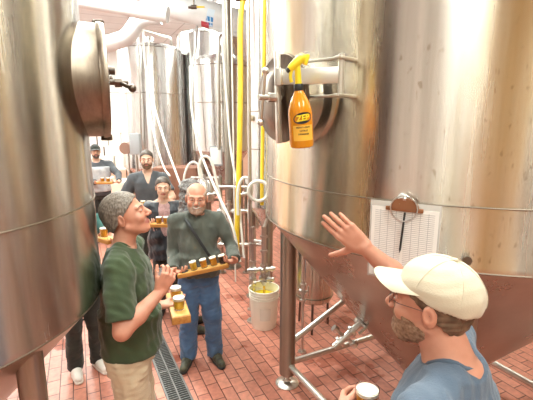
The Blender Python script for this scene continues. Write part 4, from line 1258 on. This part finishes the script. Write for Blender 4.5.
ang0 = math.atan2(vdir.dot(y), vdir.dot(x))
band(213, 14, 6.6, .11, M_BLUE, 'blue_band', (ang0 - .75, ang0 + .55)); band(207, 22, 6.6, .12, M_RED, 'red_band', (ang0 + .25, ang0 + .85))
# small yellow handled valve beside the fat pipe
p = at_y(198, 7, 6.2)
t = thing('gas_valve', 'small valve with yellow handle in front of the fat ceiling pipe', 'valve', p)
bm = bmesh.new(); add_cyl(bm, (-.10, 0, 0), (-.02, 0, 0), .03, n=12); add_cyl(bm, (-.14, 0, -.005), (-.09, 0, -.005), .018, n=10); add_cyl(bm, (-.06, 0, 0), (-.06, .0, RZ - p.z), .012, n=8); obj('body', bm, M_HND, t)
bm = bmesh.new(); add_box(bm, (.03, 0, 0), (.13, .02, .022), None, .004); obj('handle', bm, M_YEL, t)
# thin conduit
bm = bmesh.new(); add_tube(bm, [at_y(232.5, -12, 5.4), at_y(231, 8, 5.4)], .012, 8)
bm.free()
# ------------------------------------------------------------------ far left clutter
M_GRID = mat('rack_white', (.66, .66, .64), .5)
c_ = at_y(113, 130, 10.5)
t = thing('wire_rack', 'tall pale wire rack at the far end left of the tanks', 'rack', (c_.x, 10.5, 0))
bm = bmesh.new()
for sx in (-.35, .35):
    for sy in (-.2, .2): add_cyl(bm, (sx, sy, 0), (sx, sy, 3.1), .018, n=8)
obj('frame', bm, M_HND, t)
for z in (.4, 1.0, 1.6, 2.05, 2.5, 2.95):
    bm = bmesh.new(); add_box(bm, (0, 0, z), (.7, .4, .025)); obj('shelf', bm, M_GRID, t)
M_BOX = noise_mat('pale_carton', (.80, .76, .70), (.86, .82, .76), 4, .7)
k = 0
for z, its in ((.4125, ((-.18, .28), (.15, .26))), (1.0125, ((-.15, .3), (.17, .22))), (1.6125, ((-.2, .2), (.08, .3)))):
    for (x, w) in its:
        bm = bmesh.new(); add_box(bm, (c_.x + x, 10.5, z + .16), (w, .3, .32), None, .01)
        tag(obj('carton', bm, M_BOX), 'pale carton on the wire rack at the far end', 'box', 'cartons on the far wire rack')
c_ = at_y(127, 160, 9.0)
for i, (px, w, h_) in enumerate(((103, .33, 1.0), (121, .33, .95))):
    q = at_y(px, 170, 8.8)
    bm = bmesh.new(); add_box(bm, (q.x, 8.8, h_ / 2), (w, .6, h_), None, .06)
    tag(obj('sack_pile', bm, noise_mat('sack_%d' % i, (.78, .60, .48), (.86, .74, .64), 3, .8, bump=.4, bscale=5)), ['pale wrapped pallet behind the man in the black cap', 'pale wrapped pallet left of the man in the grey v-neck'][i], 'pallet')
q = at_y(131, 148, 6.6)
t = thing('control_box', 'grey control box on a post left of the v-neck man', 'control box', (q.x + .05, 6.6, 0))
bm = bmesh.new(); add_box(bm, (0.03, 0, 1.85), (.16, .14, .34), None, .01); obj('box', bm, mat('box_grey', (.38, .40, .42), .5), t)
bm = bmesh.new(); add_cyl(bm, (.03, .0, 0), (.03, 0, 1.7), .025, n=10); add_box(bm, (.03, 0, .01), (.25, .25, .02)); obj('post', bm, ST_P, t)
q = at_y(127, 148, 7.0)
t = thing('small_drum', 'small brown round drum on a stand at the far left', 'drum', (q.x, 7.0, 0))
bm = bmesh.new(); add_cyl(bm, (0, -.1, q.z), (0, .1, q.z), .10, n=20); obj('drum', bm, mat('drum_brown', (.35, .22, .17), .4, .5), t)
bm = bmesh.new(); add_cyl(bm, (0, .05, 0), (0, .05, q.z - .09), .02, n=10); add_cyl(bm, (0, .05, 0), (0, .05, .02), .12, n=16); obj('stand', bm, ST_P, t)
# pipe manifold behind the bucket
mx = at_y(240, 200, 5.6)
t = thing('pipe_manifold', 'low steel pipe manifold with valves between bald man and bucket', 'pipework', (mx.x, 5.6, 0))
for z, r in ((.45, .03), (.95, .035), (1.30, .025)):
    bm = bmesh.new(); add_cyl(bm, (-.33, 0, z), (.42, 0, z), r, n=14)
    for x in (-.30, -.05, .18, .38): add_cyl(bm, (x, 0, z), (x + .02, 0, z), r * 1.6, n=16)
    obj('pipe', bm, ST_P, t)
for x in (-.28, .08, .36):
    bm = bmesh.new(); add_cyl(bm, (x, .05, 0), (x, .05, 1.45), .024, n=12); add_cyl(bm, (x, .05, 0), (x, .05, .015), .06, n=16); obj('post', bm, ST_LEG, t)
valve(t, (-.15, -.08, .80), (-.15, -.08, 1.12), .03, 3, 'valve'); valve(t, (.24, -.08, .72), (.24, -.08, 1.10), .032, 4, 'valve'); valve(t, (.02, -.08, 1.2), (.26, -.10, 1.26), .026, 3, 'valve')
bm = bmesh.new(); add_cyl(bm, (.14, -.08, 1.40), (.14, -.04, 1.40), .06, n=20); obj('gauge', bm, M_WHITE, t)
q = at_y(231, 240, 4.9)
# ------------------------------------------------------------------ drinks
def glass(label, beer, p, group=None, h=.075, r=.031, fill=.8, foam=.008, name='tasting_glass', tilt=None, cat='glass', r0=None):
    t = thing(name, label, cat, p, 0, group)
    if tilt: t.rotation_euler = tilt
    r0 = r0 or r * .8
    rr = lambda z: r0 + (r - r0) * z / h
    bm = bmesh.new(); add_lathe(bm, [(0, 0), (r0, 0), (r, h), (r - .002, h), (r0 - .002, .006), (0, .006)], 28); obj('glass', bm, M_GLASS if beer else M_CUP, t)
    if beer:
        zt = h * fill
        bm = bmesh.new(); add_lathe(bm, [(0, .007), (rr(.007) - .0026, .007), (rr(zt) - .0026, zt), (0, zt)], 24); obj('beer', bm, beer, t)
        bm = bmesh.new(); add_lathe(bm, [(0, zt), (rr(zt) - .0026, zt), (rr(zt + foam) - .0026, zt + foam), (0, zt + foam + .002)], 24); obj('foam', bm, M_FOAM, t)
    return t
M_CUP = mat('clear_plastic', (.85, .87, .88), .12, 0, Alpha=.28)
def board(label, a, b, w=.085, th=.032, holes=(), m=None):
    """beer paddle from point a to b"""
    a, b = Vector(a), Vector(b); d = b - a; L = d.length; rz = math.atan2(d.y, d.x); tl = math.asin(d.z / L)
    t = thing('beer_paddle', label, 'serving tray', (a + b) / 2, rz); t.rotation_euler = (0, -tl, rz)
    bm = bmesh.new(); add_box(bm, (0, 0, -th / 2), (L, w, th), None, .004); obj('board', bm, m or M_WOOD, t)
    bm = bmesh.new(); add_box(bm, (0, 0, .0012), (L - .012, w - .012, .003), None, .001); obj('top_face', bm, M_WOODL, t)
    for h_ in holes:
        bm = bmesh.new(); add_cyl(bm, (h_ * L, 0, .0015), (h_ * L, 0, .0034), .030, n=24); obj('hole', bm, M_BLACK, t)
    M4 = Matrix.Translation((a + b) / 2) @ Matrix.Rotation(rz, 4, 'Z') @ Matrix.Rotation(-tl, 4, 'Y')
    return t, (lambda f: M4 @ Vector((f * L, 0, .003))), t.rotation_euler.copy()

def strap(P, sign, m, z_top=1.475, z_bot=1.02, w=.034, off=.046):
    """band from one shoulder across the chest to the other hip, and back up behind"""
    tor = P['torso'](0, 1.50); s = P['s']; zs = [q[0] for q in tor]
    def surf(x, z, back):
        cx = np.interp(z, zs, [q[2] for q in tor]); rx = np.interp(z, zs, [q[3] for q in tor]) + off; ry = np.interp(z, zs, [q[4] for q in tor]) + off
        q = max(0, 1 - (abs(x) / rx) ** 2.4) ** (1 / 2.4)
        return Vector((x, cx + (-1 if back else 1) * ry * q, z))
    bm = bmesh.new(); rows = []
    N = 40
    for i in range(2 * N):
        back = i >= N; t = (i % N) / (N - 1) if not back else 1 - (i % N) / (N - 1)
        xt, xb = sign * .095 * P['wd'], -sign * .168 * P['wd']
        z = (z_top + (z_bot - z_top) * t) * s; x = xt + (xb - xt) * t
        nx = Vector((z_bot - z_top, 0, -(xb - xt))).normalized()
        p1 = surf(x + nx.x * -w, z + .8 * w, back); p2 = surf(x - nx.x * -w, z - .8 * w, back)
        rows.append((bm.verts.new(p1), bm.verts.new(p2)))
    for i in range(2 * N): 
        a, b = rows[i], rows[(i + 1) % (2 * N)]; bm.faces.new((a[0], a[1], b[1], b[0]))
    bmesh.ops.recalc_face_normals(bm, faces=bm.faces)
    bmesh.ops.solidify(bm, geom=list(bm.faces), thickness=-.004)
    return obj('shoulder_strap', bm, m, P['root'])

# ------------------------------------------------------------------ clothes
C_OLIVE = cloth_mat('forest_green_cotton', (.050, .075, .030), (.036, .058, .024))
C_KHAKI = cloth_mat('khaki_twill', (.68, .56, .38), (.58, .47, .32))
C_GREY = cloth_mat('grey_green_knit', (.105, .115, .095), (.070, .078, .066), bump=.4)
C_DENIM = cloth_mat('blue_denim', (.10, .22, .42), (.05, .115, .25), scale=7)
C_CHAR = cloth_mat('charcoal_tee', (.085, .09, .10), (.06, .065, .075))
C_NAVY = cloth_mat('blue_grey_tee', (.090, .125, .175), (.070, .10, .145), bump=.3)
C_BLACK = cloth_mat('black_jacket', (.012, .013, .018), (.035, .038, .05), rough=.5, scale=14)
C_PINK = cloth_mat('pink_print', (.55, .34, .32), (.35, .20, .20), scale=60)
C_TEAL = cloth_mat('teal_shirt', (.03, .13, .11), (.02, .09, .08))
C_DARK = cloth_mat('dark_trousers', (.02, .022, .02), (.035, .04, .032))
C_CAP = cloth_mat('beige_cap_cotton', (.66, .58, .44), (.60, .52, .38), bump=.12, scale=5)
C_PALE = cloth_mat('pale_vest', (.60, .60, .60), (.40, .41, .44), scale=12)
C_PLUM = cloth_mat('dark_cardigan', (.05, .045, .05), (.03, .028, .03))
C_SHOE = noise_mat('olive_sneaker', (.03, .03, .025), (.11, .11, .07), 25, .6)
C_WSHOE = mat('white_shoe', (.80, .76, .70), .5)
M_STRAP = cloth_mat('black_webbing', (.012, .012, .014), rough=.6)

def face_to(loc, target=(0, 0)): return ((target[0] - loc[0]), (target[1] - loc[1]))

# ---- bald smiling man with the long paddle
S = at_z(202, 362, 0)
fs = unit(V(-S.x + .12, -S.y, 0))
tl = at_y(178, 273.5, S.y - .34); trr = at_y(228.5, 262.5, S.y - .34)
tp, pos, rot = board('amber wooden beer paddle held by the bald smiling man', tl, trr, holes=(-.36,))
for f, beer, lab in ((-.17, M_GOLD, 'pale golden beer sample beside the empty hole of the long paddle'), (.03, M_AMBER, 'amber beer sample in the middle of the long paddle'), (.225, M_AMBER, 'amber beer sample next to the dark beer on the long paddle'), (.40, M_STOUT, 'dark beer sample at the right end of the long paddle')):
    glass(lab, beer, pos(f), 'beer samples on the long paddle', .078, .032, tilt=rot)
dv = (Vector(trr) - Vector(tl)).normalized()
P1 = person('person', 'bald smiling man in glasses and grey green long-sleeve shirt and jeans', (S.x, S.y, 0), fs, 1.70, dict(
    skin=SK1, hair='fringe', hair_mat=M_BEARD_S, hairline=-.01, hair_t=.004, hair_n=.001, beard=True, beard_mat=M_BEARD_S, beard_t=.0045, glasses=True, smile=1, fat=1.08,
    shirt=C_GREY, shirt_t=.020, sleeve=1.9, belly=.045, width=1.03, hem=.93, trousers=C_DENIM, leg_w=1.16, shoes=C_SHOE, splay=.3, stance=.13, fold=.008, collar_mat=C_GREY,
    head=dict(yaw=-4, pitch=2, roll=-3, off=(0, .01, -.01)), hk=1.12, res=.009, hres=.0035,
    right=dict(wrist=tl + Vector((-.055, .075, -.015)), f=(.75, -.45, .1), n=(.1, .2, 1), curl=(.5, .5, .5, .5), hint=(-.3, .7, -.8), thumb=(.7, .6, .4)),
    left=dict(wrist=trr + Vector((.045, .085, -.015)), f=(-.6, -.7, .1), n=(-.1, .2, 1), curl=(.55, .55, .55, .55), hint=(.3, .7, -.8), thumb=(.7, .6, .4))))
strap(P1, 1, M_STRAP)

# ---- man in the green t-shirt, in profile, looking up
G = Vector((-.775, 2.09, 0)); fg = V(.985, .17, 0)
g_w = at_y(161, 291, 1.93)
gf = V(.45, .05, .85)
A = at_y(174, 292, 2.40); B = at_y(181.5, 317, 2.07)
B.z = A.z = (A.z + B.z) / 2
tp2, pos2, rot2 = board('short beer paddle held low beside the man in green', A, B, .105, .045)
for f, lab in ((-.22, 'foamy beer sample on the far end of the low paddle'), (.22, 'foamy golden beer sample on the near end of the low paddle')):
    glass(lab, M_GOLD, pos2(f), None, .070, .036, foam=.016, tilt=rot2)
P2 = person('person', 'man in forest green t-shirt and khaki trousers looking up in profile', G, fg, 1.84, dict(
    skin=SK1, hair='short', hair_mat=M_HAIR_G, hairline=.012, hair_t=.009, hair_n=.0015, smile=.3, brow_mat=M_HAIR_G,
    shirt=C_OLIVE, shirt_t=.020, sleeve=.80, sleeve_w=1.02, belly=.03, width=1.02, hem=.93, trousers=C_KHAKI, leg_w=1.12, waist=1.0, shoes=C_SHOE, collar_mat=C_OLIVE, fold=.008,
    head=dict(yaw=0, pitch=20, roll=0, off=(0, .0, -.005)), hk=1.06, res=.008, hres=.003, handres=.003, sres=.007,
    right=dict(wrist=g_w, f=gf, n=(-.35, .9, .2), curl=(.75, .8, .85, .9), hint=(-.2, -.5, -.9), thumb=(.8, .5, .5)),
    left=dict(wrist=at_y(159, 306, 2.22), f=(.95, .1, .05), n=(.0, .2, 1), curl=(.4, .4, .4, .4), hint=(-.6, .7, -.6))))
u_ = Vector(unit(gf)); nn_ = Vector(unit(V(-.35, .9, .2)))
glass('empty clear cup held in the fist of the man in green', None, at_y(163, 284, 1.96), None, .078, .034, name='clear_cup', cat='cup')

# ---- man in the charcoal v-neck
p = at_y(147, 165, 5.2); L3 = Vector((p.x, 5.2, 0)); f3 = unit(V(-L3.x * .8 + .35, -L3.y, 0))
ta = at_y(136, 207, 4.87); tb_ = at_y(154, 205, 4.85); tb_.z = ta.z
tp3, pos3, rot3 = board('wooden beer paddle held by the man in the grey v-neck', ta, tb_)
for f, b_, lab in ((-.1, M_GOLD, 'pale golden beer sample on the v-neck man\'s paddle'), (.25, M_GOLD, 'golden beer sample at the right end of the v-neck man\'s paddle')):
    glass(lab, b_, pos3(f), None, .085, .034, tilt=rot3)
P3 = person('person', 'bearded man in charcoal v-neck t-shirt standing before the far tank', L3, f3, 1.845, dict(
    skin=SK2, hair='short', hair_mat=M_HAIR_D, hairline=.014, hair_t=.006, hair_n=.002, beard=True, beard_mat=M_HAIR_B, beard_t=.004, shirt=C_CHAR, vneck=True, sleeve=.7, sleeve_w=1.05, trousers=C_DARK, shoes=C_SHOE,
    width=.97, res=.012, hres=.0045, handres=.005, head=dict(yaw=-4),
    right=dict(wrist=ta + Vector((-.05, .09, -.02)), f=(.7, -.6, .1), n=(0, 0, 1), curl=.5, hint=(-.8, .3, -.5)),
    left=dict(wrist=tb_ + Vector((.05, .09, -.02)), f=(-.7, -.6, .1), n=(0, 0, 1), curl=.5, hint=(.8, .3, -.5))))

# ---- woman in the black jacket
p = at_y(163, 190, 4.35); L4 = Vector((p.x, 4.35, 0)); f4 = unit(V(-L4.x * .9 + .15, -L4.y, 0))
ta = at_y(147, 223.5, 4.02); tb_ = at_y(172, 222, 4.02); tb_.z = ta.z
tp4, pos4, rot4 = board('wooden beer paddle held by the woman in the black jacket', ta, tb_)
for f, b_, lab in ((-.02, M_AMBER, 'amber beer sample at the left on the woman\'s paddle'), (.27, M_AMBER, 'amber beer sample at the right on the woman\'s paddle')):
    glass(lab, b_, pos4(f), None, .075, .034, tilt=rot4)
P4 = person('person', 'dark-haired woman in open black jacket over pink top', L4, f4, 1.61, dict(
    skin=SK2, female=True, hair='bun', hair_mat=M_HAIR_D, hairline=.018, hair_t=.008, hair_n=.001, shirt=C_BLACK, shirt_t=.030, open=True, inner=C_PINK, sleeve=1.9, sleeve_w=1.15, hem=.78, shirt_top=1.50, trousers=C_DARK, shoes=C_SHOE, fold=.012,
    res=.011, hres=.004, handres=.005, head=dict(yaw=0, pitch=-2),
    right=dict(wrist=ta + Vector((-.04, .09, -.02)), f=(.7, -.6, .1), n=(0, 0, 1), curl=.5, hint=(-.8, .3, -.5)),
    left=dict(wrist=tb_ + Vector((.03, .09, -.02)), f=(-.7, -.6, .1), n=(0, 0, 1), curl=.5, hint=(.8, .3, -.5))))

# ---- person with long curly grey hair behind the bald man
p = at_y(187, 190, 4.0); L6 = Vector((p.x + .02, 4.0, 0))
person('person', 'person with long curly grey hair behind the bald smiling man', L6, (1, .25), 1.63, dict(
    skin=SK2, female=True, hair='long', hair_mat=M_HAIR_S, hair_t=.018, hair_n=.006, hair_f=90, hair_len=.30, shirt=C_PLUM, sleeve=1.8, trousers=C_DARK, shoes=C_SHOE, res=.012, hres=.0045, handres=.006,
    right=dict(wrist=(L6.x + .16, 3.86, 1.02), hint=(-.5, -.3, -.5)), left=dict(wrist=(L6.x + .16, 4.16, 1.02), hint=(-.5, .3, -.5))))

# ---- man in the black cap far back at the left
p = at_y(97, 152, 7.2); L5 = Vector((p.x - .03, 7.2, 0)); f5 = unit(V(-L5.x + .9, -L5.y, 0))
ta = at_y(97, 182, 6.85); tb_ = at_y(113, 181, 6.85); tb_.z = ta.z
tp5, pos5, rot5 = board('wooden beer paddle held by the man in the black cap', ta, tb_, .10)
for f, lab in ((-.15, 'amber beer sample on the left of the far man\'s paddle'), (.2, 'amber beer sample on the right of the far man\'s paddle')):
    glass(lab, M_AMBER, pos5(f), None, .08, .035, tilt=rot5)
P5 = person('person', 'man in black cap and pale vest far back beside the left tank', L5, f5, 1.80, dict(
    skin=SK2, hair='short', hair_mat=M_HAIR_D, hair_t=.006, beard=True, beard_mat=M_HAIR_D, beard_t=.003, shirt=C_CHAR, sleeve=1.85, width=1.12, hem=.9, trousers=C_DARK, shoes=C_SHOE, res=.014, hres=.006, handres=.007,
    right=dict(wrist=ta + Vector((-.04, .09, -.02)), f=(.7, -.6, .1), n=(0, 0, 1), curl=.5, hint=(-.8, .3, -.5)),
    left=dict(wrist=tb_ + Vector((.06, .12, -.02)), f=(-.7, -.6, .1), n=(0, 0, 1), curl=.5, hint=(.9, .3, -.5))))
cap_on(P5, C_DARK, P5['root'])
g = Sdf(); g.loft(P5['torso'](.058, 1.45), .03); g.noise(.008, 30, 5); g.plane((0, 0, -1), -.97); g.plane((0, 0, 1), 1.42)
sdf_obj('vest', g, .014, C_PALE, P5['root'])

# ---- person half hidden between the left tank and the man in green
p7 = at_z(84, 372, 0); L7 = Vector((p7.x + .03, p7.y + .02, 0)); f7 = unit(V(.8, -1, 0))
ta = at_y(97, 235, 3.0); tb_ = at_y(112, 237, 2.88); tb_.z = ta.z
tp7, pos7, rot7 = board('wooden beer paddle peeking out behind the head of the man in green', ta, tb_)
glass('amber beer sample behind the head of the man in green', M_AMBER, pos7(0), None, .078, .033, tilt=rot7)
person('person', 'half hidden person in teal shirt, dark trousers and white shoes', L7, f7, 1.70, dict(
    skin=SK1, hair='short', hair_mat=M_HAIR_B, shirt=C_TEAL, sleeve=.8, hem=.84, trousers=C_DARK, shoes=C_WSHOE, soles=C_WSHOE, res=.012, hres=.0045, handres=.005, splay=.1,
    right=dict(wrist=ta + Vector((-.09, .02, -.02)), f=(1, -.2, 0), n=(0, 0, 1), curl=.4, hint=(-.5, -.4, -.6)),
    left=dict(wrist=tb_ + Vector((-.03, .12, -.03)), f=(.3, -1, 0), n=(0, 0, 1), curl=.4, hint=(.4, .4, -.6))))

# ---- man in the beige cap, near right, reaching up
L8 = Vector((.535, 1.055, 0)); f8 = V(-.80, .60, 0)
W8 = at_y(364, 247, 1.50)
hf = V(-.76, .10, .64)
gl = Vector((.352, 1.262, 0)) ; gl = at_y(367, 397, 1.25)
P8 = person('person', 'man in beige cap and blue-grey t-shirt reaching towards the right tank', L8, f8, 1.815, dict(
    skin=SK1, hair='short', hair_mat=M_HAIR_B, hair_t=.006, beard=True, beard_mat=M_BEARD_G, beard_t=.010, shirt=C_NAVY, shirt_t=.022, sleeve=.7, sleeve_w=1.05, trousers=C_DENIM, shoes=C_SHOE, glasses=True,
    collar_mat=C_NAVY, width=1.10, neck_r=1.12, res=.007, hres=.0028, handres=.0026, sres=.006, fold=.007, head=dict(yaw=4, pitch=2, roll=0, off=(0, .045, -.008)), hk=1.06,
    right=dict(wrist=W8, f=hf, n=(.15, .98, .1), curl=(.10, .05, .10, .16), spread=.012, hint=(.3, 1, -.2), thumb=(.25, .95, .25), tb=.12, k=1.12, dsh=(0.0, .04, .03), big=True),
    left=dict(wrist=gl + Vector((-.10, -.03, -.06)), f=(.25, .7, .05), n=(.8, -.2, 0), curl=(.6, .6, .6, .6), hint=(-.5, -.6, -.6), thumb=(.8, .5, .5))))
cr, R2 = cap_on(P8, C_CAP, P8['root'], 14)
bm = bmesh.new()
for a in (-.95, -.33, .33, .95, PI / 2, -PI / 2, PI, 0):
    pass
# cap back strap
bm = bmesh.new(); T8 = P8['T']; pts = []
for i in range(9):
    a = PI + (i / 8 - .5) * 1.1; x, y = .079 * math.sin(a), -.012 + .099 * math.cos(a)
    pts.append(P8['HP'] + R2 @ (V(x, y, .034) * P8['hk']))
add_tube(bm, pts, .005, 6); obj('cap_strap', bm, M_BLACK, cr)
glass('larger amber beer glass with white foam beside the man in the beige cap', M_AMBER, gl - Vector((0, 0, .09)), None, .125, .042, fill=.86, foam=.012, name='beer_glass')
# ring on the raised hand
# ------------------------------------------------------------------ camera and view
cd = bpy.data.cameras.new('camera'); cam = bpy.data.objects.new('camera', cd); C.objects.link(cam)
cam.location = (0, 0, CAM_H); cam.rotation_euler = (PI / 2 - PITCH, 0, 0)
cd.sensor_width = 36; cd.lens = FPX / 533 * 36; cd.clip_start = .05
sc = bpy.context.scene; sc.camera = cam
w = bpy.data.worlds.new('world'); sc.world = w; w.use_nodes = True
w.node_tree.nodes['Background'].inputs[0].default_value = (.8, .85, .9, 1); w.node_tree.nodes['Background'].inputs[1].default_value = .5
vs = sc.view_settings; vs.view_transform = 'Standard'; vs.look = 'None'; vs.gamma = 1; vs.exposure = 0.2; vs.use_curve_mapping = False
